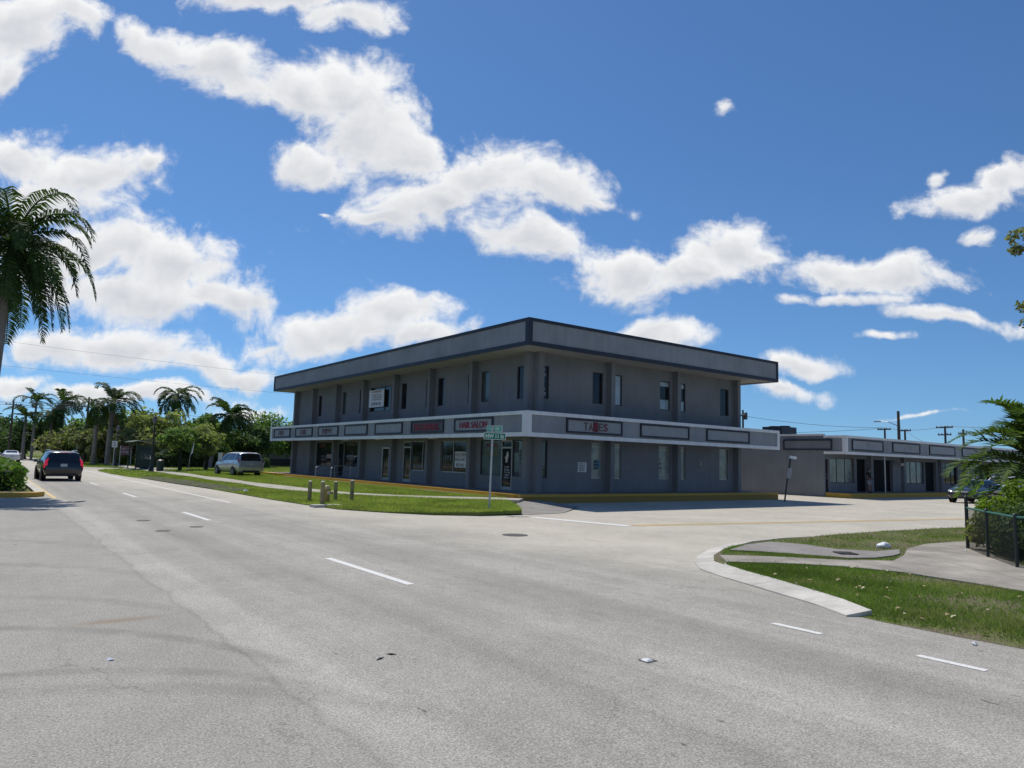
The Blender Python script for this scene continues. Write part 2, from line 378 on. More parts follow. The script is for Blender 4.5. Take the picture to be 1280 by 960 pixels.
# ---------------------------------------------------------------- ground materials
def circ(a, b, c):
    ax, ay = a; bx, by = b; cx, cy = c
    d = 2 * (ax * (by - cy) + bx * (cy - ay) + cx * (ay - by))
    ux = ((ax*ax+ay*ay)*(by-cy) + (bx*bx+by*by)*(cy-ay) + (cx*cx+cy*cy)*(ay-by)) / d
    uy = ((ax*ax+ay*ay)*(cx-bx) + (bx*bx+by*by)*(ax-cx) + (cx*cx+cy*cy)*(bx-ax)) / d
    return ux, uy, math.hypot(ax - ux, ay - uy)
def asphalt_mat():
    m, t, b = new_mat('worn_asphalt')
    p = t.pos(); x, y, z = t.sep(p)
    wob = t.m('MULTIPLY', t.m('SUBTRACT', t.noise(p, 1.3, 5.0, 0.65), 0.5), 0.35)
    xw = t.m('ADD', x, wob)
    wob2 = t.m('MULTIPLY', t.m('SUBTRACT', t.noise(p, 0.35, 5.0, 0.6), 0.5), 5.0)
    side = t.sstep(t.m('ADD', t.m('ADD', x, t.m('MULTIPLY', y, 0.12)), wob2), 8.6, 13.5)
    fore = t.sstep(xw, 2.16, 2.02)
    col = t.mix(side, (0.348, 0.328, 0.288), (0.485, 0.446, 0.372))
    col = t.mix(fore, col, (0.33, 0.312, 0.274))
    # long wear streaks along the main road
    st = t.noise(t.v('MULTIPLY', p, (1.6, 0.035, 1.0)), 1.0, 5.0, 0.6)
    k = t.lin(st, 0.3, 0.7, 0.84, 1.14)
    k = t.mix(t.m('MAXIMUM', side, fore), t.xyz(k, k, k), (1, 1, 1)); k = t.sep(k)[0]
    # darker oily lane centres
    for xc, ww, amt in ((3.75, .55, .10), (6.45, .5, .07), (2.45, .26, -.16), (5.6, .25, -.05)):
        gss = t.m('POWER', 2.718, t.m('MULTIPLY', t.m('POWER', t.m('ABSOLUTE', t.m('DIVIDE', t.m('SUBTRACT', xw, xc), ww)), 2.0), -1.0))
        k = t.m('MULTIPLY', k, t.m('SUBTRACT', 1.0, t.m('MULTIPLY', gss, t.m('MULTIPLY', amt, t.m('SUBTRACT', 1.0, side)))))
    bl = t.noise(p, 0.45, 5.0, 0.6); k = t.m('MULTIPLY', k, t.lin(bl, 0.3, 0.7, 0.88, 1.12))
    bl2 = t.noise(p, 3.5, 5.0, 0.65); k = t.m('MULTIPLY', k, t.lin(bl2, 0.3, 0.7, 0.93, 1.07))
    # stones in the wearing course
    coarse = t.lin(t.noise(p, 62.0, 3.0, 0.7), 0.3, 0.7, 0.58, 1.42)
    fine = t.lin(t.noise(p, 45.0, 3.0, 0.7), 0.3, 0.7, 0.86, 1.14)
    vo = t.n('ShaderNodeTexVoronoi', {'Vector': p, 'Scale': 70.0}).outputs['Distance']
    pits = t.sstep(vo, 0.25, 0.75, 1.06, 0.80)
    k = t.m('MULTIPLY', t.m('MULTIPLY', k, coarse), t.m('MULTIPLY', fine, pits))
    # seam crack between the two pavings, thin wandering cracks
    seam = t.sstep(t.m('ABSOLUTE', t.m('SUBTRACT', xw, 2.08)), 0.0, 0.05, 0.86, 1.0)
    k = t.m('MULTIPLY', k, seam)
    # small dark flecks drawn out along the lane
    fl = t.noise(t.v('MULTIPLY', p, (9.0, 4.0, 1.0)), 1.0, 3.0, 0.6)
    mask = t.sstep(t.noise(p, 0.5, 2.0), 0.5, 0.62)
    k = t.m('MULTIPLY', k, t.m('SUBTRACT', 1.0, t.m('MULTIPLY', t.m('MULTIPLY', t.sstep(fl, 0.66, 0.71), mask), 0.55)))
    # fine cracks and old patches on the main carriageway
    cv = t.n('ShaderNodeTexVoronoi', {'Vector': t.v('ADD', t.v('MULTIPLY', p, (0.55, 0.22, 1.0)), t.v('SCALE', t.noise(p, 1.1, 4.0, 0.6, 'Color'), 0.55)), 'Scale': 1.0}, feature='DISTANCE_TO_EDGE').outputs[0]
    ck = t.m('MULTIPLY', t.sstep(cv, 0.0, 0.010, 1.0, 0.0), t.sstep(t.noise(p, 0.22, 2.0), 0.48, 0.60))
    k = t.m('MULTIPLY', k, t.m('SUBTRACT', 1.0, t.m('MULTIPLY', ck, 0.22)))
    oil = t.sstep(t.noise(t.v('MULTIPLY', p, (1.4, 0.5, 1.0)), 1.0, 5.0, 0.65), 0.62, 0.74)
    k = t.m('MULTIPLY', k, t.m('SUBTRACT', 1.0, t.m('MULTIPLY', oil, 0.16)))
    # tyre arcs where cars swing out of the forecourt
    for A, B, C_, ww, amt in (((0.34, 8.92), (1.3, 8.17), (2.14, 6.8), .12, .22), ((0.3, 7.08), (1.37, 6.6), (2.15, 5.77), .11, .18), ((-.4, 6.75), (1.18, 6.18), (2.3, 5.2), .16, .15),
                            ((-1.5, 14.4), (0.6, 13.6), (2.0, 12.0), .2, .14), ((-2.0, 11.5), (0.2, 10.9), (1.9, 9.2), .15, .14), ((-3, 18.6), (-.4, 17.9), (1.6, 16.0), .25, .13)):
        ux, uy, r = circ(A, B, C_)
        dd = t.m('ABSOLUTE', t.m('SUBTRACT', t.v('DISTANCE', t.xyz(x, y, 0.0), (ux, uy, 0)), r))
        band = t.m('MULTIPLY', t.m('MULTIPLY', t.sstep(dd, ww * 1.3, ww * .3), t.sstep(x, 3.6, 2.3)), t.sstep(y, C_[1] - 1.3, C_[1] - .3))
        band = t.m('MULTIPLY', band, t.lin(t.noise(p, 1.6, 3.0), 0.3, 0.6, 0.3, 1.0, ))
        k = t.m('MULTIPLY', k, t.m('SUBTRACT', 1.0, t.m('MULTIPLY', band, amt)))
    c = t.v('SCALE', col, k)
    # rusty spill
    sp = t.v('LENGTH', t.v('DIVIDE', t.v('SUBTRACT', t.xyz(t.m('ADD', x, wob), y, 0.0), (1.38, 8.72, 0)), (0.62, 0.16, 1.0)))
    c = t.mix(t.sstep(sp, 1.0, 0.2, 0.0, 0.5), c, (0.23, 0.15, 0.08))
    t.put(b.inputs['Base Color'], c); b.inputs['Roughness'].default_value = 0.85; b.inputs['Specular IOR Level'].default_value = 0.25
    t.put(b.inputs['Normal'], t.bump(t.m('ADD', coarse, t.m('MULTIPLY', fine, 0.6)), 0.35, 0.006))
    return m
def soil_grass_mat(name, bare=0.0):
    m, t, b = new_mat(name)
    p = t.pos()
    n1 = t.noise(p, 0.5, 5.0, 0.6); n2 = t.noise(p, 6.0, 5.0, 0.7); n3 = t.noise(p, 40.0, 3.0, 0.7)
    c = t.mix(t.sstep(n1, 0.3, 0.7), (0.105, 0.145, 0.03), (0.165, 0.20, 0.055))
    c = t.mix(t.sstep(n2, 0.50, 0.72, 0.0, 0.65), c, (0.15, 0.14, 0.06))
    if bare: c = t.mix(t.sstep(t.m('ADD', n1, t.m('MULTIPLY', n2, .4)), 0.62 - bare, 0.85 - bare), c, (0.17, 0.14, 0.10))
    c = t.v('SCALE', c, t.lin(n3, 0.25, 0.75, 0.55, 1.45))
    t.put(b.inputs['Base Color'], c); b.inputs['Roughness'].default_value = 0.95; b.inputs['Specular IOR Level'].default_value = 0.1
    t.put(b.inputs['Normal'], t.bump(t.m('ADD', n3, n2), 0.8, 0.03))
    return m
def concrete_mat(name, col, joint=None, dirt=0.25):
    m, t, b = new_mat(name)
    p = t.pos()
    k = t.lin(t.noise(p, 1.1, 6.0, 0.65), 0.3, 0.7, 1 - dirt, 1 + dirt * .5)
    k = t.m('MULTIPLY', k, t.lin(t.noise(p, 60.0, 3.0, 0.6), 0.3, 0.7, 0.9, 1.1))
    k = t.m('MULTIPLY', k, t.lin(t.noise(p, 7.0, 4.0, 0.7), 0.3, 0.75, 1.05, 0.85))
    if joint:
        al = t.v('DOT_PRODUCT', p, (.8, -.6, 0)); fr = t.m('ABSOLUTE', t.m('SUBTRACT', t.m('FRACT', t.m('DIVIDE', al, joint)), .5))
        k = t.m('MULTIPLY', k, t.sstep(fr, 0.0, 0.014, 0.45, 1.0))
        k = t.m('MULTIPLY', k, t.lin(t.noise(p, 0.6, 4.0), .3, .7, .78, 1.18))
    t.put(b.inputs['Base Color'], t.v('SCALE', col, k)); b.inputs['Roughness'].default_value = 0.85; b.inputs['Specular IOR Level'].default_value = 0.25
    t.put(b.inputs['Normal'], t.bump(t.noise(p, 80.0, 3.0), 0.2, 0.006))
    return m
def paint_mat(name, col, worn=(0.3, 0.29, 0.28), amt=0.45):
    m, t, b = new_mat(name)
    p = t.pos()
    n = t.noise(p, 14.0, 6.0, 0.75)
    c = t.mix(t.sstep(n, 0.52, 0.70, 0.0, amt * 1.4), col, worn)
    c = t.v('SCALE', c, t.lin(t.noise(p, 90.0, 2.0), 0.3, 0.7, 0.85, 1.1))
    t.put(b.inputs['Base Color'], c); b.inputs['Roughness'].default_value = 0.7; b.inputs['Specular IOR Level'].default_value = 0.25
    return m
M_ROAD = asphalt_mat()
M_LAWN = soil_grass_mat('lawn_turf'); M_VERGE = soil_grass_mat('verge_turf', 0.08); M_FAR = soil_grass_mat('distant_ground', 0.02)
M_KERB = concrete_mat('pale_kerb_concrete', (0.53, 0.505, 0.45), dirt=.30); M_WALK = concrete_mat('sidewalk_concrete', (0.42, 0.39, 0.33))
M_WALK2 = concrete_mat('stained_sidewalk_concrete', (0.34, 0.31, 0.265), joint=1.5, dirt=.34); M_WALKD = concrete_mat('weathered_concrete', (0.27, 0.25, 0.23)); M_SOILSHADE = concrete_mat('shaded_bare_soil', (0.070, 0.063, 0.05), dirt=.5)
M_WHITEP = paint_mat('white_road_paint', (0.68, 0.67, 0.64), amt=.75); M_YELP = paint_mat('faded_yellow_paint', (0.62, 0.46, 0.20), (0.42, 0.38, 0.30), .7)
M_KERBSUN = paint_mat('sunlit_kerb_paint', (0.66, 0.34, 0.045), (0.42, 0.27, 0.10), .3)  # orange kerb tone brightened to stand for sun on the lawn side
M_OCHRE = paint_mat('ochre_kerb_paint', (0.50, 0.31, 0.06), (0.32, 0.21, 0.08), .35)
M_OCHRED = paint_mat('dark_ochre_kerb_paint', (0.30, 0.19, 0.05), (0.20, 0.14, 0.06), .4)  # darker ochre for the lower kerb face

# ---------------------------------------------------------------- ground, roads, walks
def sm(x, a, b):
    t = min(1, max(0, (x - a) / (b - a))); return t * t * (3 - 2 * t)
flat = lambda z: (lambda x, y: z)
g = MB(); g.box(-1500, 1500, -300, 2200, -0.5, -0.06)
put(g.build('ground', M_FAR), kind='structure')
rb_ = MB().quad((2.6, -60, .004), (9.0, -60, .004), (9.0, 420, .004), (2.6, 420, .004)); rb_.quad((1.9, -60, -.002), (2.6, -60, .004), (2.6, 420, .004), (1.9, 420, -.002)); rb_.quad((9.0, -60, .004), (9.6, -60, -.002), (9.6, 420, -.002), (9.0, 420, .004))
put(rb_.build('road', M_ROAD), kind='structure')
road = bpy.data.objects['road']
put(MB().quad((-70, -60, 0), (2.4, -60, 0), (2.4, 420, 0), (-70, 420, 0)).build('forecourt', M_ROAD), kind='structure')
put(MB().quad((9.1, 2, 0), (150, -12, 0), (150, 60, 0), (9.1, 60, 0)).build('side_street', M_ROAD), kind='structure')
side = bpy.data.objects['side_street']
def mark(name, x0, x1, y0, y1, m, parent, z):
    MB().quad((x0, y0, z), (x1, y0, z), (x1, y1, z), (x0, y1, z)).build(name, m, parent)
for k in range(-1, 14): mark('lane_dash', 5.07, 5.20, 9.18 + 11.05 * k, 12.2 + 11.05 * k, M_WHITEP, road, .008)
for y0 in (1.2, 2.78, 4.38): mark('guide_dash', 7.54, 7.64, y0, y0 + .60, M_WHITEP, road, .008)
mark('edge_line', 7.53, 7.65, 27.2, 300, M_WHITEP, road, .008)
mark('median_line', 2.36, 2.50, 30.7, 300, M_YELP, road, .008)
def strip(name, a, b, wd, m, parent, z):
    a = Vector(a); b = Vector(b); d = (b - a).normalized(); nn = Vector((-d.y, d.x)) * wd / 2
    MB().quad((*(a + nn), z), (*(a - nn), z), (*(b - nn), z), (*(b + nn), z)).build(name, m, parent)
strip('stop_line', (14.65, 18.3), (15.46, 14.8), .42, M_WHITEP, side, .006)
strip('centre_line', (15.7, 15.05), (60, 7.4), .13, M_YELP, side, .006)
strip('centre_line', (15.65, 14.80), (60, 7.12), .13, M_YELP, side, .006)

def lz(x, y):
    return 0.03 + 0.17 * sm(x, 9.3, 17.5) + 0.02 * math.sin(x * 1.7 + y * .6)* sm(x, 9.6, 11)
LAWN = [(14.9, 19.25), (13.25, 19.32), (11.89, 20.07), (10.86, 21.4), (10.0, 23.13), (9.77, 25.65), (9.6, 28.61), (9.55, 32.76), (9.5, 38.0), (9.16, 43.7), (8.99, 49.65), (8.5, 55), (8.3, 62), (8.4, 70), (9.6, 75.5), (12.6, 78.2), (22, 78.5),
        (60, 78.5), (60, 58.6), (18.62, 58.6), (18.62, 25.2), (17.4, 23.4)]
lawn = sheet('lawn', LAWN, M_LAWN, lz, 0.8, thick=.1)
FARL = [(9.0, 85), (10.5, 83), (16, 82.5), (60, 82.5), (140, 82.5), (140, 260), (8.4, 260), (8.4, 100)]
sheet('lawn_beyond_driveway', FARL, M_LAWN, lambda x, y: .03 + .15 * sm(x, 9.3, 17), 6.0, thick=.1)
# sidewalk on the lawn: along the road, then slanting to the building corner
wc = [(18.15, 23.5, 1.1), (16.1, 25.7, 1.1), (14.55, 27.9, 1.15), (13.55, 30.6, 1.2), (13.0, 33.9, 1.25), (12.72, 38, 1.25), (12.66, 46, 1.25), (12.66, 56, 1.25), (12.66, 66, 1.25), (12.7, 73, 1.25), (12.8, 78, 1.25), (12.9, 100, 1.25), (12.9, 200, 1.25)]
def ribbon(name, path, m, zf, dz):
    mb = MB(); L_ = []; R_ = []
    for i, (x, y, wd) in enumerate(path):
        a = Vector(path[max(i - 1, 0)][:2]); b = Vector(path[min(i + 1, len(path) - 1)][:2]); d = (b - a).normalized(); nn = Vector((-d.y, d.x)) * wd / 2
        L_.append(Vector((x, y)) + nn); R_.append(Vector((x, y)) - nn)
    for i in range(len(path) - 1):
        q = [R_[i], R_[i + 1], L_[i + 1], L_[i]]
        ns = max(1, int((L_[i] - L_[i + 1]).length / 1.5))
        for k in range(ns):
            f0, f1 = k / ns + .004, (k + 1) / ns - .004
            c = [R_[i].lerp(R_[i + 1], f0), R_[i].lerp(R_[i + 1], f1), L_[i].lerp(L_[i + 1], f1), L_[i].lerp(L_[i + 1], f0)]
            zs = [zf(p.x, p.y) + dz for p in c]
            mb.add([(p.x, p.y, z_) for p, z_ in zip(c, zs)] + [(p.x, p.y, z_ - .1) for p, z_ in zip(c, zs)],
                   [(3, 2, 1, 0), (0, 1, 5, 4), (1, 2, 6, 5), (2, 3, 7, 6), (3, 0, 4, 7)])
    o = mb.build(name, m)
    bm = bmesh.new(); bm.from_mesh(o.data); bmesh.ops.recalc_face_normals(bm, faces=bm.faces); bm.to_mesh(o.data); bm.free()
    return put(o, kind='structure')
ribbon('sidewalk', wc, M_WALK, lz, .035)
# ramp between the sidewalk end and the street corner, crossing driveway, shelter pad
sheet('corner_ramp', [(18.55, 23.9), (17.45, 22.9), (16.2, 21.4), (14.9, 19.9), (15.2, 19.2), (17, 19.5), (19.5, 21.5), (19.5, 23.9)], M_WALKD, lambda x, y: .012 + .14 * sm(y, 20, 24), .7)
sheet('driveway_apron', [(8.2, 76), (9.6, 76), (12.6, 78.3), (22, 78.6), (60, 78.6), (60, 82.4), (15, 82.4), (10.4, 82.9), (8.2, 86)], M_WALK, flat(.012), 3)
sheet('shelter_pad', [(11.2, 72.2), (15.6, 72.2), (15.6, 77.8), (11.2, 77.8)], M_WALK, lambda x, y: lz(x, y) + .045, 2, thick=.08)
sheet('shaded_soil_edge', [(9.7, 34.5), (10.9, 35.5), (11.0, 40), (10.8, 47), (10.6, 52), (10.2, 58), (9.2, 58), (8.9, 50), (9.1, 44), (9.5, 38)], M_SOILSHADE, lambda x, y: lz(x, y) + .012, .6)  # bare soil, with the shade over the verge put into its dark colour
# south corner: verge, flush kerb, ramps and walks
def vz(x, y):
    d = max(0, min(1, (math.hypot(x - 9, (y - 10.5) * .3) - .3) / 3)); return .008 + .04 * sm(x, 8.86, 9.35) + .05 * sm(x, 9.2, 12)
VERGE = [(8.84, -6), (8.87, 2.89), (8.84, 3.5), (8.86, 4.3), (8.95, 4.9), (9.75, 5.95), (10.16, 6.88), (10.7, 7.89), (11.06, 8.46), (11.61, 8.89), (12.67, 9.44), (14.3, 9.89), (15.48, 10.05), (18.7, 10.18), (20.88, 10.15), (23.06, 10.0), (26, 9.6), (60, 4.2), (60, -6)]
sheet('verge', VERGE, M_VERGE, vz, .3, thick=.012)
ko = [(8.75, 4.72), (9.1, 5.32), (9.35, 5.95), (9.64, 6.67), (9.96, 7.5), (10.31, 8.19), (10.88, 8.77), (11.7, 9.35), (13.13, 10.1), (14.66, 10.55), (16.13, 10.66), (17.36, 10.55)]
ki = []
for i, p in enumerate(ko):
    d = (Vector(ko[min(i + 1, len(ko) - 1)]) - Vector(ko[max(i - 1, 0)])).normalized(); wd = (.34, .40, .46, .50, .52, .52, .50, .46, .42, .38, .35, .32)[i]
    ki.append((p[0] + d.y * wd, p[1] - d.x * wd))
kb = MB()
for i in range(len(ko) - 1):
    f0, f1 = (.012, 1) if i % 3 == 0 else (0, 1)
    a, b_, c, d = Vector(ko[i]).lerp(Vector(ko[i+1]), f0), Vector(ko[i]).lerp(Vector(ko[i+1]), f1), Vector(ki[i]).lerp(Vector(ki[i+1]), f1), Vector(ki[i]).lerp(Vector(ki[i+1]), f0)
    kb.add([(*a, .022), (*b_, .022), (*c, .085), (*d, .085), (*a, -.05), (*b_, -.05), (*c, -.05), (*d, -.05)], [(0, 1, 2, 3), (4, 5, 1, 0), (6, 7, 3, 2)] + ([(7, 4, 0, 3), (5, 6, 2, 1)] if i % 3 == 0 or i == len(ko) - 2 else []))
kb = put(kb.build('kerb', M_KERB), kind='structure')
NW = [(10.95, 8.1), (11.5, 7.58), (11.9, 7.2), (12.35, 6.64), (12.6, 5.83), (12.5, 4.91), (12.33, 3.99), (12.3, 0), (12.3, -6), (14.1, -6), (14.1, 1.0), (14.6, 3.2), (15.5, 4.9), (16.8, 5.9), (18.3, 6.6), (21, 6.5), (40, 3.6), (40, 5.0), (21, 7.55), (18.05, 7.78), (16.54, 7.5), (15.15, 6.95), (14.0, 6.62), (13.21, 7.12), (12.3, 8.1), (11.55, 8.7)]
sheet('corner_sidewalk', NW, M_WALK2, lambda x, y: vz(x, y) + .03, .7, thick=.06)
DA = [(12.45, 9.15), (12.83, 8.72), (13.2, 8.05), (13.6, 7.3), (14.2, 7.05), (14.9, 7.05), (15.4, 7.14), (16.2, 7.52), (15.32, 7.60), (14.85, 8.2), (15.05, 9.0), (14.75, 9.72), (13.6, 9.58)]
sheet('drain_apron', DA, M_WALKD, lambda x, y: vz(x, y) + .026, .5, thick=.05)
# raised island with a painted front kerb on the left
IS = [(-40, 31.55), (1.4, 31.55), (1.95, 31.8), (2.2, 32.4), (2.2, 120), (-40, 120)]
sheet('island_soil', [(-40, 31.9), (1.3, 31.9), (1.85, 32.5), (1.85, 120), (-40, 120)], M_VERGE, flat(.11), 6)
ik = MB()
out = [(-40, 31.55), (1.35, 31.55), (1.9, 31.75), (2.2, 32.3), (2.2, 34.5), (2.2, 120)]; inn = [(-40, 31.85), (1.25, 31.85), (1.65, 32.0), (1.88, 32.4), (1.9, 34.5), (1.9, 120)]
for i in range(5):
    a, b_, c, d = out[i], out[i + 1], inn[i + 1], inn[i]
    ik.add([(*a, .17), (*b_, .17), (*c, .17), (*d, .17), (*a, -.02), (*b_, -.02), (*c, -.02), (*d, -.02)], [(0, 1, 2, 3), (4, 5, 1, 0), (6, 7, 3, 2)], 0 if i < 3 else 1)
put(ik.build('island_kerb', [M_OCHRE, M_KERB]), kind='structure')

# ---------------------------------------------------------------- building materials
M_STUC = mat('grey_stucco', (0.180, 0.191, 0.210), .9, .10, .7, bumpk=.5, bscale=30, spec=.2, streak=.05, fine=.06)
M_FASC = mat('light_grey_stucco', (0.250, 0.266, 0.288), .9, .16, .5, bumpk=.8, bscale=14, spec=.2, streak=.07, fine=.16)
M_TRIMD = mat('navy_trim', (0.016, 0.021, 0.036), .6, .2, 2.0)
M_TRIMW = mat('white_trim_paint', (0.66, 0.67, 0.68), .6, .06, 1.5, streak=.08)
M_SOFF = mat('soffit_paint', (0.34, 0.335, 0.32), .85, .08, 1.0)
M_PANEL = mat('sign_panel_grey', (0.25, 0.265, 0.285), .6, .1, 2.0, streak=.03)
M_RED = mat('red_letters', (0.22, 0.012, 0.03), .5, .1); M_REDD = mat('dull_red_letters', (0.13, 0.022, 0.032), .5, .15)
M_BROWN = mat('faded_letters', (0.10, 0.075, 0.07), .6, .2)
M_ALU = mat('aluminium_frame', (0.36, 0.37, 0.37), .4, .08, metal=.6)
M_DARKF = mat('dark_window_frame', (0.03, 0.033, 0.04), .5, .1)
M_BLIND = mat('pale_blinds', (0.42, 0.44, 0.40), .7, .06, streak=.05)
M_CURT = mat('curtain', (0.30, 0.33, 0.29), .9, .1, streak=.3)
M_WHITE = mat('white_sign_board', (0.62, 0.63, 0.64), .5, .05)
M_BLACKL = mat('black_lettering', (0.015, 0.015, 0.02), .5, .1)
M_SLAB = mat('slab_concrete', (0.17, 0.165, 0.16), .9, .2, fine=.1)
M_STEEL = mat('galvanised_steel', (0.42, 0.43, 0.43), .45, .15, 6.0, metal=.7)
M_LAMPG = mat('lamp_glass', (0.75, 0.75, 0.72), .3, .03)
M_ROOF = mat('roof_gravel', (0.25, 0.24, 0.23), .95, .2)
M_BLACK = mat('black_metal', (0.018, 0.019, 0.02), .45, .2)
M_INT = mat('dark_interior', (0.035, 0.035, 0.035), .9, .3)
def glass_mat(name, col, rough=.06, spec=.6):
    m, t, b = new_mat(name)
    p = t.obj()
    k = t.lin(t.noise(p, 1.2, 4.0), .3, .7, .7, 1.3)
    t.put(b.inputs['Base Color'], t.v('SCALE', col, k)); b.inputs['Roughness'].default_value = rough
    b.inputs['Specular IOR Level'].default_value = spec
    t.put(b.inputs['Normal'], t.bump(t.noise(p, .9, 2.0), .05, .05))
    return m
M_GLASS = glass_mat('dark_glass', (0.012, 0.014, 0.017), .05, .35); M_GLASSG = glass_mat('greenish_glass', (0.06, 0.085, 0.085)); M_GLASSB = glass_mat('glass_over_blinds', (0.27, 0.29, 0.27), .12, .5)
M_GLASSP = glass_mat('pale_curtained_glass', (0.22, 0.25, 0.23), .15, .4); M_GLASSW = glass_mat('blue_white_glass', (0.30, 0.37, 0.42), .1, .5)

class Face:
    """a vertical wall plane: o = origin (z 0), u = run direction, n = outward normal"""
    def __init__(s, o, u, n): s.o = Vector(o); s.u = Vector(u); s.n = Vector(n); s.r = Vector((-s.n.y, s.n.x, 0))
    def p(s, u, z, d=0.0): return s.o + s.u * u + Vector((0, 0, z)) + s.n * d
    def box(s, mb, u0, u1, z0, z1, d0, d1, mi=0):
        return mb.obox(s.p((u0 + u1) / 2, (z0 + z1) / 2, (d0 + d1) / 2), s.u * (abs(u1 - u0) / 2), Vector((0, 0, (z1 - z0) / 2)), s.n * (abs(d1 - d0) / 2), mi)
def wall_holes(mb, f, u0, u1, z0, z1, holes, depth=.14):
    us = sorted({u0, u1, *[h[0] for h in holes], *[h[1] for h in holes]}); zs = sorted({z0, z1, *[h[2] for h in holes], *[h[3] for h in holes]})
    def inside(u, z): return any(h[0] < u < h[1] and h[2] < z < h[3] for h in holes)
    for i in range(len(us) - 1):
        for j in range(len(zs) - 1):
            if not inside((us[i] + us[i+1]) / 2, (zs[j] + zs[j+1]) / 2):
                mb.quad(f.p(us[i], zs[j]), f.p(us[i+1], zs[j]), f.p(us[i+1], zs[j+1]), f.p(us[i], zs[j+1]))
    for (a, b, c, d) in [h[:4] for h in holes]:
        for (p, q) in (((a, c), (b, c)), ((b, c), (b, d)), ((b, d), (a, d)), ((a, d), (a, c))):
            mb.quad(f.p(*p), f.p(*q), f.p(*q, -depth), f.p(*p, -depth))
def window(parent, f, u0, u1, z0, z1, pane=M_GLASS, fr=M_DARKF, muls=(), trans=(), d=-.12, t=.045, label=None):
    mb = MB()
    f.box(mb, u0, u1, z0, z0 + t, d, d + .07); f.box(mb, u0, u1, z1 - t, z1, d, d + .07)
    f.box(mb, u0, u0 + t, z0 + t, z1 - t, d, d + .07); f.box(mb, u1 - t, u1, z0 + t, z1 - t, d, d + .07)
    for m_ in muls: f.box(mb, m_ - t / 2, m_ + t / 2, z0 + t, z1 - t, d + .002, d + .065)
    for h in trans: f.box(mb, u0 + t, u1 - t, h - t / 2, h + t / 2, d + .004, d + .06)
    w = mb.build('window', fr, parent)
    if label: w['label'] = label
    pm = MB(); f.box(pm, u0 + t, u1 - t, z0 + t, z1 - t, d + .02, d + .035); pm.build('pane', pane, w)
    return w
def door(parent, f, u0, u1, z0, z1, pane=M_GLASS, fr=M_ALU, d=-.10, t=.07, trans=None, hside=1):
    mb = MB()
    f.box(mb, u0, u1, z1 - t, z1, d, d + .09); f.box(mb, u0, u0 + t, z0, z1 - t, d, d + .09); f.box(mb, u1 - t, u1, z0, z1 - t, d, d + .09)
    f.box(mb, u0 + t, u1 - t, z0, z0 + .16, d, d + .07)
    if trans: f.box(mb, u0 + t, u1 - t, trans - .04, trans + .04, d, d + .085)
    w = mb.build('door', fr, parent)
    pm = MB(); f.box(pm, u0 + t, u1 - t, z0 + .16, z1 - t, d + .02, d + .035); pm.build('pane', pane, w)
    hm = MB(); uu = u1 - t - .05 if hside > 0 else u0 + t + .05
    f.box(hm, uu - .012, uu + .012, z0 + .85, z0 + 1.25, d + .09, d + .11); f.box(hm, uu - .01, uu + .01, z0 + .87, z0 + .90, d + .06, d + .09); f.box(hm, uu - .01, uu + .01, z0 + 1.20, z0 + 1.23, d + .06, d + .09)
    hm.build('handle', M_STEEL, w)
    return w
def sign_panel(parent, f, u0, u1, z0, z1, d=0.0, fw=.085, panel=M_PANEL, frm=M_TRIMD, label=None, fd=.07):
    pm = MB(); f.box(pm, u0 + fw, u1 - fw, z0 + fw, z1 - fw, d, d + .03)
    p = pm.build('sign_panel', panel, parent)
    if label: p['label'] = label
    fb = MB(); f.box(fb, u0, u1, z0, z0 + fw, d, d + fd); f.box(fb, u0, u1, z1 - fw, z1, d, d + fd)
    f.box(fb, u0, u0 + fw, z0 + fw, z1 - fw, d, d + fd); f.box(fb, u1 - fw, u1, z0 + fw, z1 - fw, d, d + fd)
    fb.build('panel_frame', frm, p)
    return p

# ---------------------------------------------------------------- two storey corner building
XO, YO = 18.83, 24.14          # plumb of the overhang
XE, YE = 37.55, 57.4           # far ends of the overhang
XW, YW = 20.53, 25.84          # wall planes
XR, YB = 35.95, 56.6           # far ends of the walls
B = thing('commercial_building', 'two storey grey stucco corner building with flat overhanging roof and white edged canopy', 'building', (XO, YO, 0))
FL = Face((XW, 0, 0), (0, 1, 0), (-1, 0, 0))       # u = y
FR = Face((0, YW, 0), (1, 0, 0), (0, -1, 0))       # u = x
FLO = Face((XO, 0, 0), (0, 1, 0), (-1, 0, 0)); FRO = Face((0, YO, 0), (1, 0, 0), (0, -1, 0))
ZS = .39
UL = [(51.5, 52.1), (47.05, 47.6), (44.3, 44.85), (40.3, 43.2), (39.65, 40.2), (38.2, 38.85), (35.3, 35.85), (33.85, 34.55), (30.95, 31.45), (29.5, 30.2), (26.6, 27.15)]
UR = [(20.83, 21.43), (24.26, 24.98), (25.68, 26.33), (29.22, 30.03), (30.72, 31.30), (34.4, 35.2)]
UZ = (4.75, 6.33)
LR = [(20.83, 21.43), (24.25, 25.02), (25.68, 26.33), (29.15, 30.05), (30.72, 31.32), (34.3, 35.1)]
LRZ = (1.05, 2.80)
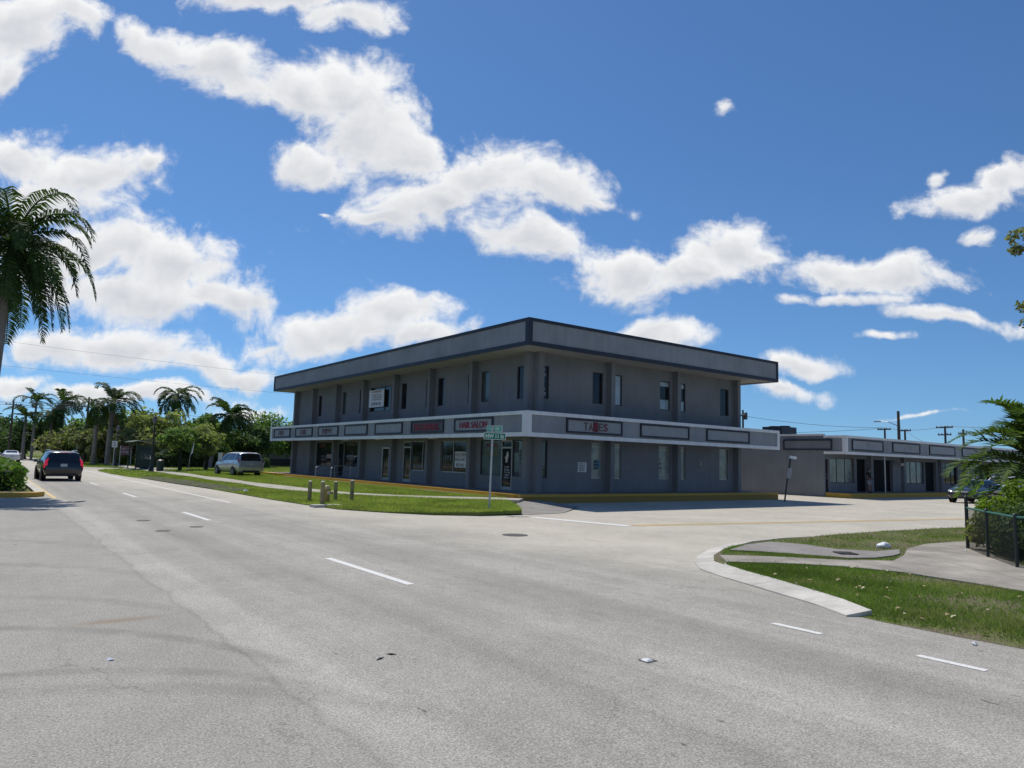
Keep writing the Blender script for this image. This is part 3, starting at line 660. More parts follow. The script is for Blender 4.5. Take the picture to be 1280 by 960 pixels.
# storefront openings on the left: (y0, y1, z0, z1)
SF = [(49.05, 52.0, 1.05, 2.80), (47.0, 47.85, .41, 2.72), (44.75, 46.95, 1.12, 2.80), (40.1, 41.15, .41, 2.45), (37.35, 38.32, .41, 2.80), (35.3, 37.35, 1.09, 2.80),
      (31.42, 34.0, 1.10, 2.80), (30.98, 31.42, .41, 2.80), (28.32, 30.1, 1.07, 2.80), (27.4, 28.3, .41, 2.80), (26.6, 27.38, 1.07, 2.80)]
wb = MB()
wall_holes(wb, FL, YW, YB, ZS, 7.3, [(a, b, *UZ) for a, b in UL] + SF)
wall_holes(wb, FR, XW, XR, ZS, 7.3, [(a, b, *UZ) for a, b in UR] + [(a, b, *LRZ) for a, b in LR])
wb.quad((XR, YW, ZS), (XR, YB, ZS), (XR, YB, 7.3), (XR, YW, 7.3)); wb.quad((XW, YB, ZS), (XR, YB, ZS), (XR, YB, 7.3), (XW, YB, 7.3))
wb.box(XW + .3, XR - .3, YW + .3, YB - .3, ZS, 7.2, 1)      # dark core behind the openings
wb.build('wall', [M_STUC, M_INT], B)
# fins on both floors; shallow ledge beams close them below the roof
def fin(f, u, w=.27, d=.36):
    mb = MB(); f.box(mb, u - w / 2, u + w / 2, ZS, 6.90, .002, d); mb.build('pilaster', M_STUC, B)
for y in (30.68, 34.98, 39.3, 43.7, 48.15, 52.55, 56.3): fin(FL, y)
for x in (25.35, 30.38, 35.72): fin(FR, x)
mb = MB(); FL.box(mb, YW + .02, YW + .34, ZS, 6.9, .002, .36); mb.build('pilaster', M_STUC, B)
mb = MB(); FR.box(mb, XW + .02, XW + .32, ZS, 6.9, .002, .36); mb.build('pilaster', M_STUC, B)
# roof: soffit, fascia with dark trims, deck
mb = MB(); mb.box(XO + .1, XE - .1, YO + .1, YE - .1, 6.90, 7.0); mb.build('soffit', M_SOFF, B)
mb = MB()
mb.box(XO, XE, YO, YO + .25, 6.86, 8.05); mb.box(XO, XE, YE - .25, YE, 6.86, 8.05); mb.box(XO, XO + .25, YO + .25, YE - .25, 6.86, 8.05); mb.box(XE - .25, XE, YO + .25, YE - .25, 6.86, 8.05)
fas = mb.build('roof_fascia', M_FASC, B)
mb = MB(); T = .045
for z0, z1 in ((7.93, 8.07), (6.85, 7.03)):
    mb.box(XO - T, XE + T, YO - T, YO - .002, z0, z1); mb.box(XO - T, XO - .002, YO, YE + T, z0, z1); mb.box(XE + .002, XE + T, YO, YE + T, z0, z1)
mb.box(XO - T - .002, XO + .18, YO - T - .002, YO - .003, 7.03, 7.93); mb.box(XO - T - .002, XO - .003, YO - .003, YO + .2, 7.03, 7.93)
mb.box(XE - .12, XE + T, YO - T - .002, YO - .003, 7.03, 7.93); mb.box(XO - T - .002, XO - .003, YE - .15, YE + T, 7.03, 7.93)
mb.build('fascia_trim', M_TRIMD, fas)
mb = MB(); mb.box(XO + .25, XE - .25, YO + .25, YE - .25, 7.5, 7.6); mb.build('roof_deck', M_ROOF, B)
# canopy band between the floors
mb = MB()
mb.box(XO, XE, YO, YO + .2, 2.90, 3.96); mb.box(XO, XO + .2, YO + .2, YE, 2.90, 3.96); mb.box(XO + .2, XO + 1.7, YE - .2, YE, 2.9, 3.96); mb.box(XE - .2, XE, YO + .2, YO + 1.7, 2.9, 3.96)
can = mb.build('canopy', M_FASC, B)
mb = MB(); mb.box(XO + .2, XE - .2, YO + .2, YW, 2.95, 3.05); mb.box(XO + .2, XW, YW, YE - .2, 2.95, 3.05); mb.box(XR, XE - .2, YW, YW + .02, 2.95, 3.05)
mb.build('canopy_soffit', M_SOFF, B)
mb = MB(); mb.box(XO + .2, XE - .2, YO + .2, YW, 3.7, 3.78); mb.box(XO + .2, XW, YW, YE - .2, 3.7, 3.78); mb.build('canopy_deck', M_ROOF, B)
mb = MB(); T = .06
for z0, z1 in ((3.83, 3.985), (2.875, 3.055)):
    mb.box(XO - T, XE + T, YO - T, YO - .002, z0, z1); mb.box(XO - T, XO - .002, YO, YE + T, z0, z1); mb.box(XE + .002, XE + T, YO, YO + 1.7, z0, z1)
    mb.box(XO, XE, YO + .002 if z0 < 3 else YO, YO + .22, z1 if z0 > 3 else z0 - .001, z1 + .012 if z0 > 3 else z0 + .02)
mb.box(XO - T - .002, XO + .23, YO - T - .002, YO - .003, 3.055, 3.83); mb.box(XO - T - .002, XO - .003, YO - .003, YO + .25, 3.055, 3.83)
mb.box(XE - .16, XE + T, YO - T - .002, YO - .003, 3.055, 3.83); mb.box(XO - T - .002, XO - .003, YE - .22, YE + T, 3.055, 3.83)
mb.build('canopy_trim', M_TRIMW, can)
# floor slab with kerb painted in a sunlit and a shaded tone
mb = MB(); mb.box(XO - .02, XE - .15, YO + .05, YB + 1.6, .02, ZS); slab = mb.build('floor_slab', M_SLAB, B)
mb = MB(); mb.box(XO - .30, XE - .10, YO - .02, YO + .05, -.1, ZS - .11, 1); mb.box(XO - .31, XE - .10, YO - .05, YO + .28, ZS - .11, ZS + .004, 0); mb.box(XE - .15, XE - .10, YO + .28, YO + 1.8, -.1, ZS + .003, 0)
mb.build('painted_kerb', [M_OCHRE, M_OCHRED], slab)['label'] = 'ochre painted kerb in the shade'
mb = MB(); mb.box(XO - .42, XO - .02, YO + .29, YB + 1.62, 0.0, ZS + .003); mb.build('painted_kerb', M_KERBSUN, slab)['label'] = 'yellow orange painted kerb beside the lawn, brightened as if sunlit'
mb = MB(); mb.box(XO - .56, XO - .43, YO + 1.6, YB - 4, 0.0, .235); mb.build('kerb_foot', M_KERB, slab)
# sign panels on the canopy
RL = (0, -1, 0); RRt = (1, 0, 0)
ZP = (3.13, 3.80)
def lpanel(y0, y1, **k): return sign_panel(B, FLO, y0, y1, *ZP, **k)
p1 = lpanel(26.6, 29.9, label='canopy sign panel reading HAIR SALON in red'); text_mesh('HAIR SALON', M_RED, p1, FLO.p(28.25, 3.465, .03), RL, 2.35, .30, .03, bold=.012)
p2 = lpanel(30.92, 34.3, panel=mat('dark_sign_panel', (0.07, 0.06, 0.07), .6, .1), label='dark canopy sign panel with dull red letters'); text_mesh('TAX EXPRESS', M_RED, p2, FLO.p(32.75, 3.45, .03), RL, 2.6, .34, .03, bold=.012)
lpanel(35.3, 38.7); lpanel(39.75, 43.05)
for (y0, y1, wd, sd) in ((44.1, 47.5, 2.4, 3), (48.6, 51.9, 1.5, 4), (53.05, 56.6, 1.6, 5)):
    q = lpanel(y0, y1, label='canopy sign panel with unreadable red letters'); strokes(M_REDD, q, FLO.p((y0 + y1) / 2, 3.465, .035), RL, wd, .55, 1, sd, .012, fill=.8)
p3 = sign_panel(B, FRO, 21.07, 24.6, *ZP, label='canopy sign panel reading TAXES')
for i, (ch, m_) in enumerate((('T', M_BROWN), ('A', M_BROWN), ('X', M_RED), ('E', M_BROWN), ('S', M_REDD))):
    text_mesh(ch, m_, p3, FRO.p(22.25 + i * .31, 3.465, .03), RRt, .25, .36, .03, bold=.015)
mb = MB(); FRO.box(mb, 22.70, 23.02, 3.24, 3.69, .031, .035); mb.build('letter_backing', mat('red_backing', (.085, .016, .022), .6), p3)
sign_panel(B, FRO, 25.85, 29.5, *ZP); sign_panel(B, FRO, 30.92, 34.7, *ZP)
# windows, upper floor
for i, (a, b) in enumerate(UL):
    if i == 3: continue
    window(B, FL, a, b, *UZ, pane=(M_GLASSG if i in (1, 9) else M_GLASS))
wbig = window(B, FL, 40.3, 43.2, *UZ, muls=(41.2,))
pn = [M_GLASS, M_GLASS, M_GLASSW, M_GLASS, M_GLASS, M_GLASS]
for i, (a, b) in enumerate(UR):
    w_ = window(B, FR, a, b, *UZ, pane=pn[i], trans=((5.35,) if i in (3, 4) else ()))
    if i in (3, 4):
        bm_ = MB(); FR.box(bm_, a + .05, b - .05, 4.80, 5.32, -.084, -.078); bm_.build('blind', M_GLASSW, w_); bm_ = MB(); FR.box(bm_, a + .05, b - .05, 6.05, 6.28, -.084, -.078); bm_.build('blind', M_GLASSW, w_)
    if i == 0: strokes(M_WHITE, w_, FR.p((a + b) / 2 - .02, 5.55, -.075), RRt, .42, 1.35, 6, 11, .006)
# windows, ground floor right
for i, (a, b) in enumerate(LR):
    w_ = window(B, FR, a, b, *LRZ, pane=(M_GLASSB if i else M_GLASSG), fr=(M_DARKF if i in (0,) else M_ALU), trans=((2.62,) if 0 < i < 5 else ()))
    if i == 1:
        mb = MB(); c = FR.p(a + .45, 1.75, -.07); mb.tube([c + Vector((0, .004, 0)), c + Vector((0, -.004, 0))], .23, 24); mb.build('window_decal', mat('blue_decal', (.10, .20, .28), .5), w_)
        strokes(M_BLACKL, w_, FR.p(a + .38, 1.72, -.062), RRt, .36, .5, 3, 21)
    if i in (2, 3): strokes(M_BLACKL, w_, FR.p(a + .22, 1.75, -.07), RRt, .22, .85, 4, 22 + i)
    if i == 0: strokes(M_GLASSW, w_, FR.p(a + .3, 1.62, -.07), RRt, .4, .3, 2, 33)
mb = MB(); FR.box(mb, 23.34, 23.9, 1.36, 1.83, .002, .03); nt_ = mb.build('notice', M_WHITE, B); nt_['label'] = 'white notice board on the ground floor wall'
strokes(M_BLACKL, nt_, FR.p(23.62, 1.6, .032), RRt, .5, .42, 4, 41, .003)
mb = MB(); FR.box(mb, 32.5, 32.62, 1.85, 2.05, .002, .05); mb.build('meter_box', M_SOFF, B)
# shopfronts left
ws = [None] * 11
ws[0] = window(B, FL, *SF[0], muls=(50.4,), fr=M_DARKF); door(B, FL, *SF[1], pane=M_GLASS, fr=M_DARKF); ws[2] = window(B, FL, *SF[2], muls=(45.5,), fr=M_DARKF)
door(B, FL, *SF[3], pane=M_GLASS, fr=M_ALU, t=.10); door(B, FL, *SF[4], trans=2.45); ws[5] = window(B, FL, *SF[5], fr=M_ALU, muls=(36.05,))
ws[6] = window(B, FL, *SF[6], fr=M_ALU, muls=(32.75,)); door(B, FL, *SF[7], trans=2.42, t=.06)
ws[8] = window(B, FL, *SF[8], fr=M_DARKF, pane=glass_mat('teal_backed_glass', (0.10, 0.145, 0.15), .08)); d9 = door(B, FL, *SF[9], trans=2.44); ws[10] = window(B, FL, *SF[10], fr=M_DARKF, pane=glass_mat('pale_teal_glass', (0.14, 0.19, 0.19), .08))
mb = MB(); FL.box(mb, 31.5, 32.62, 1.38, 2.22, -.09, -.075); bn = mb.build('window_banner', M_WHITE, ws[6])
def on(win, body, y, z, wd, h, m, d=-.07): return text_mesh(body, m, win, FL.p(y, z, d), RL, wd, h, .004)
on(ws[6], 'EXECUTIVE', 32.06, 2.06, 1.0, .19, M_BLACKL); on(ws[6], 'BEACH, INC.', 32.06, 1.80, 1.0, .19, M_BLACKL); strokes(M_BLACKL, ws[6], FL.p(32.06, 1.51, -.07), RL, 1.0, .26, 1, 51, .003)
on(ws[6], 'KM B', 33.25, 1.88, .62, .30, M_PANEL)
mb = MB(); FL.box(mb, 49.1, 50.2, 1.62, 1.95, -.08, -.07); mb.build('window_banner', mat('pinkish_banner', (.30, .13, .13), .6), ws[0]); strokes(M_WHITE, ws[0], FL.p(49.65, 1.79, -.066), RL, .9, .25, 2, 52, .003)
strokes(M_RED, ws[0], FL.p(51.0, 2.55, -.07), RL, 1.2, .36, 1, 53, .004); strokes(M_PANEL, ws[0], FL.p(50.6, 1.65, -.07), RL, 1.1, .45, 2, 54, .004)
strokes(M_PANEL, ws[2], FL.p(45.8, 1.72, -.07), RL, 1.7, .34, 1, 55, .004); strokes(mat('ochre_letters', (.3, .2, .08), .6), ws[2], FL.p(45.8, 2.62, -.07), RL, 1.8, .2, 1, 56, .004)
strokes(M_RED, ws[8], FL.p(29.2, 2.55, -.07), RL, 1.3, .36, 1, 57, .004); strokes(mat('yellowish_letters', (.28, .26, .12), .6), ws[8], FL.p(29.2, 2.18, -.07), RL, 1.4, .30, 2, 58, .004)
strokes(M_WHITE, d9, FL.p(27.85, 1.25, -.06), RL, .55, .62, 5, 59, .004); 
mb = MB(); mb.tube([FL.p(27.9, 1.72, -.055), FL.p(27.86, 1.95, -.055), FL.p(27.8, 2.12, -.055), FL.p(27.84, 2.26, -.055)], [.05, .085, .07, .03], 8); mb.tube([FL.p(27.8, 2.12, -.052), FL.p(28.02, 1.95, -.052)], [.035, .02], 6); mb.build('door_decal', M_WHITE, d9)
strokes(M_BLACKL, ws[10], FL.p(26.8, 2.0, -.07), RL, .2, .75, 4, 60, .004)
mb = MB(); FL.box(mb, 27.0, 27.34, 2.2, 2.72, -.08, -.07); mb.build('window_poster', M_DARKF, ws[10]); mb = MB(); FL.box(mb, 26.95, 27.34, 1.12, 1.28, -.08, -.07); mb.build('window_poster', M_DARKF, ws[10])
for y, sd in ((37.8, 61),): strokes(M_PANEL, ws[5], FL.p(36.6, 1.35, -.07), RL, 1.2, .25, 1, sd, .004)
# banner board hung in the big upper window
mb = MB(); mb.obox(FL.p(42.05, 5.58, .10), Vector((-.02, 1.02, 0)), Vector((0, .0, .56)), Vector((-.015, 0, 0))); bd = mb.build('wall_banner', M_WHITE, B); bd['label'] = 'white printed banner board on the upper floor'
strokes(mat('banner_red_print', (.36, .13, .12), .6), bd, FL.p(42.05, 6.02, .125), RL, 1.7, .2, 1, 71, .003); strokes(mat('banner_grey_print', (.22, .23, .25), .6), bd, FL.p(42.05, 5.66, .125), RL, 1.8, .45, 3, 72, .003); strokes(M_TRIMD, bd, FL.p(42.05, 5.24, .125), RL, 1.7, .28, 1, 73, .003)
# ceiling lights under the canopy
for x, y in ((19.75, 33.6), (19.75, 45.0), (19.75, 40.0)):
    mb = MB(); mb.box(x - .12, x + .12, y - .3, y + .3, 2.87, 2.948); mb.build('ceiling_light', M_LAMPG, B)
for x in (23.9, 28.4, 33.4): mb = MB(); mb.box(x - .3, x + .3, YO + .85, YO + 1.05, 2.87, 2.948); mb.build('ceiling_light', M_SOFF, B)
# metal hand rails at the steps
for y in (44.2, 46.8):
    mb = MB(); mb.tube([(18.5, y, .2), (18.5, y, 1.02), (18.75, y, 1.14), (19.6, y, 1.25), (19.85, y, 1.2), (19.85, y, .4)], .028, 8); mb.tube([(18.5, y, .72), (19.85, y, .85)], .02, 6); mb.build('handrail', M_STEEL, B, True)

# ---------------------------------------------------------------- single storey strip of shops
XA, YA, YC = 45.0, 25.56, 24.07
A = thing('strip_mall', 'low grey single storey strip of shops with framed sign panels along its parapet', 'building', (XA, YC, 0))
FA = Face((0, YA, 0), (1, 0, 0), (0, -1, 0)); FAC = Face((0, YC, 0), (1, 0, 0), (0, -1, 0)); FAS = Face((XA, 0, 0), (0, 1, 0), (-1, 0, 0))
XEND = 84.0
bays = [('door', 45.14, 45.6), ('win', 45.7, 48.9), ('dark', 49.2, 50.7), ('dark', 51.1, 54.4), ('win2', 56.4, 59.5), ('dark', 59.7, 61.6), ('winr', 62.7, 65.6), ('win', 67.6, 70.6), ('dark', 71.2, 73.0), ('win2', 74.2, 77.5), ('dark', 78.2, 80)]
holes = []
for k, a, b in bays: holes.append((a, b, (.32 if k in ('door', 'dark') else .92), (2.6 if k != 'door' else 2.5)))
mb = MB(); wall_holes(mb, FA, XA, XEND, .3, 4.05, holes, .25)
mb.quad((XA, YA, -.05), (XA, YA + 34, -.05), (XA, YA + 34, 4.05), (XA, YA, 4.05)); mb.quad((XA, YA, -.05), (XEND, YA, -.05), (XEND, YA, .3), (XA, YA, .3))
mb.quad((XA, YA + .02, 3.9), (XEND, YA + .02, 3.9), (XEND, YA + 34, 3.9), (XA, YA + 34, 3.9)); mb.box(XA + .6, XEND, YA + .6, YA + 33, .3, 3.8, 1)
mb.build('wall', [M_STUC, M_INT], A)
mb = MB(); mb.box(XA - .05, XA + .2, YA + .012, YA + 34, 4.05, 4.17); mb.build('parapet_cap', M_TRIMW, A)
for i, (k, a, b) in enumerate(bays):
    h = holes[i]
    if k in ('win', 'win2', 'winr'):
        n = 3; window(A, FA, a, b, h[2], h[3], pane={'win': M_GLASSP, 'win2': glass_mat('bluish_curtained_glass', (0.20, 0.245, 0.245), .15, .4), 'winr': M_GLASS}[k], fr=M_DARKF, muls=[a + (b - a) * j / n for j in (1, 2)], d=-.18)
        if k == 'winr': strokes(M_PANEL, A.children[-1], FA.p((a + b) / 2, 1.9, -.12), RRt, 1.8, .8, 3, 80)
    elif k == 'door': door(A, FA, a, b, h[2], h[3], d=-.2, fr=M_DARKF, t=.05)
    else:
        mb = MB()
        nsl = 9
        for j in range(nsl): FA.box(mb, a, b, h[2] + (h[3] - h[2]) * j / nsl + .012, h[2] + (h[3] - h[2]) * (j + 1) / nsl, -.235, -.22)
        mb.build('shutter', mat('near_black_slats', (0.006, 0.0065, 0.010), .75, .15, spec=.2), A)  # near-black slats fill the dark openings
mb = MB()
mb.box(XA, XEND, YC, YC + .18, 2.85, 4.02); mb.box(XA, XA + .18, YC + .18, YA - .002, 2.85, 4.02); cn = mb.build('canopy', M_FASC, A)
mb = MB(); mb.box(XA + .18, XEND, YC + .18, YA - .002, 2.95, 3.02); mb.build('canopy_soffit', M_SOFF, A)
mb = MB(); mb.box(XA + .18, XEND, YC + .18, YA - .002, 3.88, 3.94); mb.build('canopy_deck', M_ROOF, A)
mb = MB(); T = .05
for z0, z1 in ((3.90, 4.055), (2.82, 3.0)): mb.box(XA - T, XEND, YC - T, YC - .002, z0, z1); mb.box(XA - T, XA - .002, YC, YA - .01, z0 + .003, z1 - .003)
mb.box(XA - T - .002, XA + .22, YC - T - .002, YC - .003, 3.0, 3.9); mb.box(XA - T, XA - .003, YC, YC + .2, 3.0, 3.9); mb.build('canopy_trim', M_TRIMW, cn)
for i, (a, b) in enumerate(((45.75, 49.9), (51.25, 55.4), (56.95, 61.4), (62.7, 67.1), (68.4, 72.6), (74, 78))):
    q = sign_panel(A, FAC, a, b, 3.1, 3.83, fw=.08)
    if i == 0: strokes(M_PANEL, q, FAC.p((a + b) / 2 + .4, 3.46, .03), RRt, 1.9, .5, 1, 90, .006)
    if i == 1: strokes(M_PANEL, q, FAC.p((a + b) / 2 + .3, 3.46, .03), RRt, 1.6, .45, 1, 91, .006)
sp_ = MB(); FAS.box(sp_, 24.95, 28.5, 3.08, 3.80, .003, .05); sg = sp_.build('sign_panel', M_STUC, A)
mb = MB(); fw = .09
FAS.box(mb, 24.95, 28.5, 3.08, 3.08 + fw, .052, .09); FAS.box(mb, 24.95, 28.5, 3.80 - fw, 3.80, .052, .09); FAS.box(mb, 24.95, 24.95 + fw, 3.17, 3.71, .052, .09); FAS.box(mb, 28.5 - fw, 28.5, 3.17, 3.71, .052, .09); mb.build('panel_frame', M_TRIMD, sg)
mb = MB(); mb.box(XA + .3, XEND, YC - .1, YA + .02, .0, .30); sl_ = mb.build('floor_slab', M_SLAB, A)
mb = MB(); mb.box(XA + .1, XEND, YC - .16, YC - .1, -.05, .305); mb.box(XA + .1, XA + .3, YC - .1, YA, -.05, .303); mb.build('painted_kerb', M_OCHRE, sl_)
for x in (50.95, 55.9, 62.2, 66.8, 73.6):
    mb = MB(); FA.box(mb, x - .18, x + .18, .30, 2.95, .002, .22); mb.build('pilaster', M_STUC, A)
mb = MB(); mb.tube([(50.72, YC + .3, .3), (50.72, YC + .3, 2.95)], .05, 10); mb.build('canopy_post', M_STEEL, A, True)
for x in (49.3, 60.4, 70.9): mb = MB(); mb.box(x - .35, x + .35, YC + .35, YC + .6, 2.86, 2.948); mb.build('ceiling_light', M_LAMPG, A)
mb = MB(); mb.tube([(54.6, YA - .02, 2.55), (54.6, YA - .5, 2.4)], .03, 6); mb.box(54.35, 54.9, YA - .62, YA - .35, 2.22, 2.42); mb.build('wall_lamp', M_SOFF, A)

# ---------------------------------------------------------------- plants
M_LEAFD = leaf_mat('dark_foliage', (0.047, 0.085, 0.034), (0.101, 0.15, 0.061), .35)
M_LEAFM = leaf_mat('mid_foliage', (0.098, 0.163, 0.051), (0.189, 0.263, 0.093), .42)
M_LEAFY = leaf_mat('yellow_green_foliage', (0.169, 0.206, 0.082), (0.299, 0.312, 0.153), .45)
M_LEAFL = leaf_mat('lime_foliage', (0.10, 0.16, 0.02), (0.19, 0.26, 0.04), .4)
M_LEAFO = leaf_mat('olive_foliage', (0.13, 0.15, 0.076), (0.247, 0.237, 0.128), .42)
M_PALM = leaf_mat('palm_fronds', (0.026, 0.052, 0.016), (0.065, 0.105, 0.030), .25, .4)
M_PALMN = leaf_mat('fan_fronds', (0.042, 0.088, 0.020), (0.13, 0.185, 0.050), .35, .4)
M_PALMD = leaf_mat('dry_fronds', (0.10, 0.075, 0.04), (0.16, 0.12, 0.065), .2)
M_BARK = mat('bark', (0.11, 0.09, 0.07), .95, .3, 3, bumpk=.8, bscale=15)
M_PTRUNK = mat('palm_trunk', (0.20, 0.185, 0.17), .9, .2, 1.5, bumpk=.4, bscale=12, streak=.1)
M_SHAFT = mat('crownshaft', (0.07, 0.12, 0.035), .5, .15)
M_TWIG = mat('bare_twigs', (0.13, 0.10, 0.085), .9, .2)
M_HEDGE = leaf_mat('hedge_leaves', (0.045, 0.10, 0.016), (0.12, 0.20, 0.035), .35)
M_GRASS = leaf_mat('grass_blades', (0.19, 0.25, 0.048), (0.34, 0.38, 0.115), .35, .7, (.30, .28, .13))
M_GRASSN = leaf_mat('verge_blades', (0.090, 0.155, 0.030), (0.21, 0.285, 0.072), .35, .7, (.30, .26, .14))
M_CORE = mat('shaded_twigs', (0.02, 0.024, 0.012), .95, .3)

def leaves(rng, C_, rad, n, size, flat_=0.0, asp=.55):
    """n leaf quads scattered round clump centres C_ (k,3) with radii rad"""
    k = len(C_); idx = rng.integers(0, k, n)
    d = rng.normal(size=(n, 3)); d /= np.linalg.norm(d, axis=1)[:, None]
    r = rng.random(n) ** .45
    P = C_[idx] + d * (r * rad[idx])[:, None] * np.array([1, 1, .75])
    nrm = d * .6 + rng.normal(size=(n, 3)) * .8 + np.array([0, 0, .5 + flat_]); nrm /= np.linalg.norm(nrm, axis=1)[:, None]
    t = np.cross(nrm, rng.normal(size=(n, 3))); t /= np.linalg.norm(t, axis=1)[:, None]
    b = np.cross(nrm, t); s = size * (.6 + .8 * rng.random(n))[:, None]
    V = np.stack([P - t * s, P - b * s * asp, P + t * s, P + b * s * asp], 1).reshape(-1, 3)
    return V, np.arange(n * 4).reshape(-1, 4)

def broadleaf(name, label, loc, h, cw, m, seed, n=5000, leaf=.2, trunk_h=None, tilt=(0, 0), clumps=34, squash=.8, group=None, gap=.55, cat='tree', bark=None):
    rng = np.random.default_rng(seed); rnd = random.Random(seed)
    root = thing(name, label, cat, loc, 0, group)
    th = trunk_h if trunk_h else h * .35
    cz = th + (h - th) * .5; ch = (h - th) * .5
    Cs = []; 
    while len(Cs) < clumps:
        p = rng.normal(size=3); p /= np.linalg.norm(p)
        p *= (.45 + .55 * rng.random() ** .6)
        if p[2] < -.75: continue
        Cs.append((p[0] * cw * (1 - .2 * max(p[2], 0)), p[1] * cw, cz + p[2] * ch * .92))
    Cs = np.array(Cs); rad = (.20 + .24 * rng.random(clumps)) * cw * gap / .55
    tb = MB(); r0 = .035 * h * .8 + .04
    tp = [(0, 0, -.1), (.03 * h * rnd.uniform(-1, 1), .03 * h * rnd.uniform(-1, 1), th * .55), (tilt[0], tilt[1], th * 1.1), (tilt[0] * 1.2, tilt[1] * 1.2, cz)]
    tb.tube(tp, [r0 * 1.15, r0 * .85, r0 * .65, r0 * .3], 8)
    for i in range(0, clumps, 3):
        c = Vector(Cs[i]); s_ = Vector(tp[2]).lerp(Vector(tp[3]), rnd.random() * .7); mid = s_.lerp(c, .5) + Vector((0, 0, -.06 * h * rnd.random()))
        tb.tube([s_, mid, c], [r0 * .4, r0 * .25, r0 * .08], 5)
    tb.build('trunk', bark or M_BARK, root, True, local=True)
    V, F = leaves(rng, Cs, rad, n, leaf)
    np_mesh('crown', V, F, m, root)
    return root

def frond_set(rng, n, L, base, e0, e1, droop, nl=34, lw=.05, ll=.55, wind=(0, 0), curl=1.0, hang=.6, az0=0.0, azs=2 * PI):
    """pinnate fronds: every frond a bent midrib with two rows of hanging leaflets"""
    Vs = []; Fs = []; off = 0
    for i in range(n):
        az = az0 + azs * (i + rng.random() * .7) / n; el = e0 + (e1 - e0) * rng.random()
        Lf = L * (.8 + .35 * rng.random())
        d = np.array([math.cos(az) * math.cos(el), math.sin(az) * math.cos(el), math.sin(el)])
        p = np.array(base, float) + d * .05
        st = 14; pts = [p.copy()]; dirs = [d.copy()]
        for k in range(st):
            g = droop * (k + 1) / st * 2.1 / st
            d = d + np.array([wind[0] / st, wind[1] / st, -g]); d /= np.linalg.norm(d)
            p = p + d * Lf / st; pts.append(p.copy()); dirs.append(d.copy())
        pts = np.array(pts); dirs = np.array(dirs)
        # midrib as a thin two sided ribbon
        s0 = np.cross(dirs, [0, 0, 1]); s0 /= (np.linalg.norm(s0, axis=1)[:, None] + 1e-6)
        wd = np.linspace(.045, .008, st + 1)[:, None] * (L / 3)
        up = np.cross(s0, dirs)
        rv = np.concatenate([pts - s0 * wd, pts + s0 * wd, pts + up * wd]); m_ = st + 1
        for k in range(st):
            Fs += [(off + k, off + k + 1, off + m_ + k + 1, off + m_ + k), (off + 2 * m_ + k, off + 2 * m_ + k + 1, off + k + 1, off + k)]
        Vs.append(rv); off += len(rv)
        for k in range(nl):
            f = .1 + .9 * (k + .5) / nl; x = f * st; i0 = min(int(x), st - 1); fr = x - i0
            q = pts[i0] * (1 - fr) + pts[i0 + 1] * fr; dd = dirs[i0]; sd = s0[i0]; u = up[i0]
            ln = ll * math.sin(PI * (0.12 + .83 * f)) ** .7 * (.85 + .3 * rng.random())
            for sg in (-1, 1):
                v1 = sd * sg * .75 + dd * .55 + u * (.25 * rng.random() + .05) + rng.normal(size=3) * .08; v1 /= np.linalg.norm(v1)
                a = q + v1 * ln * .5; v2 = v1 + np.array([wind[0] * .3, wind[1] * .3, -hang * curl]); v2 /= np.linalg.norm(v2); b = a + v2 * ln * .55
                wv = dd * lw * .5
                Vs.append(np.array([q - wv * .5, q + wv * .5, a + wv, a - wv, b])); Fs += [(off, off + 1, off + 2, off + 3), (off + 3, off + 2, off + 4, off + 4)]; off += 5
    V = np.concatenate(Vs); return V, Fs
def mesh_vf(name, V, F, m, parent):
    mb = MB(); mb.V = [tuple(v) for v in V]
    mb.F = [f if f[2] != f[3] else f[:3] for f in F]; mb.I = [0] * len(F)
    return mb.build(name, m, parent, local=True)
def palm(name, label, loc, h, L, seed, nf=18, lean=(0, 0), r=.2, shaft=True, wind=(0, 0), nl=30, lw=.07, ll=.6, group=None, droop=1.5, elev=(-.5, 1.25), hang=.6, dry=0, bulge=1.15, m=None):
    rng = np.random.default_rng(seed)
    root = thing(name, label, 'palm tree', loc, 0, group)
    mb = MB(); n = 9; tp = []; rr = []
    for i in range(n):
        f = i / (n - 1); tp.append((lean[0] * f ** 1.6, lean[1] * f ** 1.6, -.1 + (h + .1) * f)); rr.append(r * (1.25 - .45 * f + (bulge - 1) * math.sin(PI * min(1, f * 1.3))) * (1 + .03 * (i % 2)))
    mb.tube(tp, rr, 12); mb.build('trunk', M_PTRUNK, root, True, local=True)
    top = Vector(tp[-1]); sh = 0
    if shaft:
        sh = h * .13; mb = MB(); mb.tube([top - Vector((0, 0, .02)), top + Vector((0, 0, sh * .3)), top + Vector((0, 0, sh))], [r * .85, r * .9, r * .35], 10); mb.build('crownshaft', M_SHAFT, root, True, local=True)
    base = (top.x, top.y, top.z + sh * .92)
    V, F = frond_set(rng, nf, L, base, elev[0], elev[1], droop, nl, lw, ll, wind, hang=hang)
    mesh_vf('crown', V, F, m or M_PALM, root)
    if dry:
        V, F = frond_set(rng, dry, L * .8, (top.x, top.y, top.z), -1.3, -.7, .8, 14, lw * 1.2, ll * .6); mesh_vf('dead_fronds', V, F, M_PALMD, root)
    return root

# near royal palm at the left edge of the view
palm('royal_palm', 'tall royal palm with drooping dark fronds beside the hedge, nearest of all the palms', (.12, 34.0, .1), 8.7, 3.8, 3, nf=42, r=.23, lean=(.3, 0), wind=(.12, -.05), nl=50, lw=.085, ll=.75, droop=2.5, elev=(-1.0, 1.25), hang=1.0)
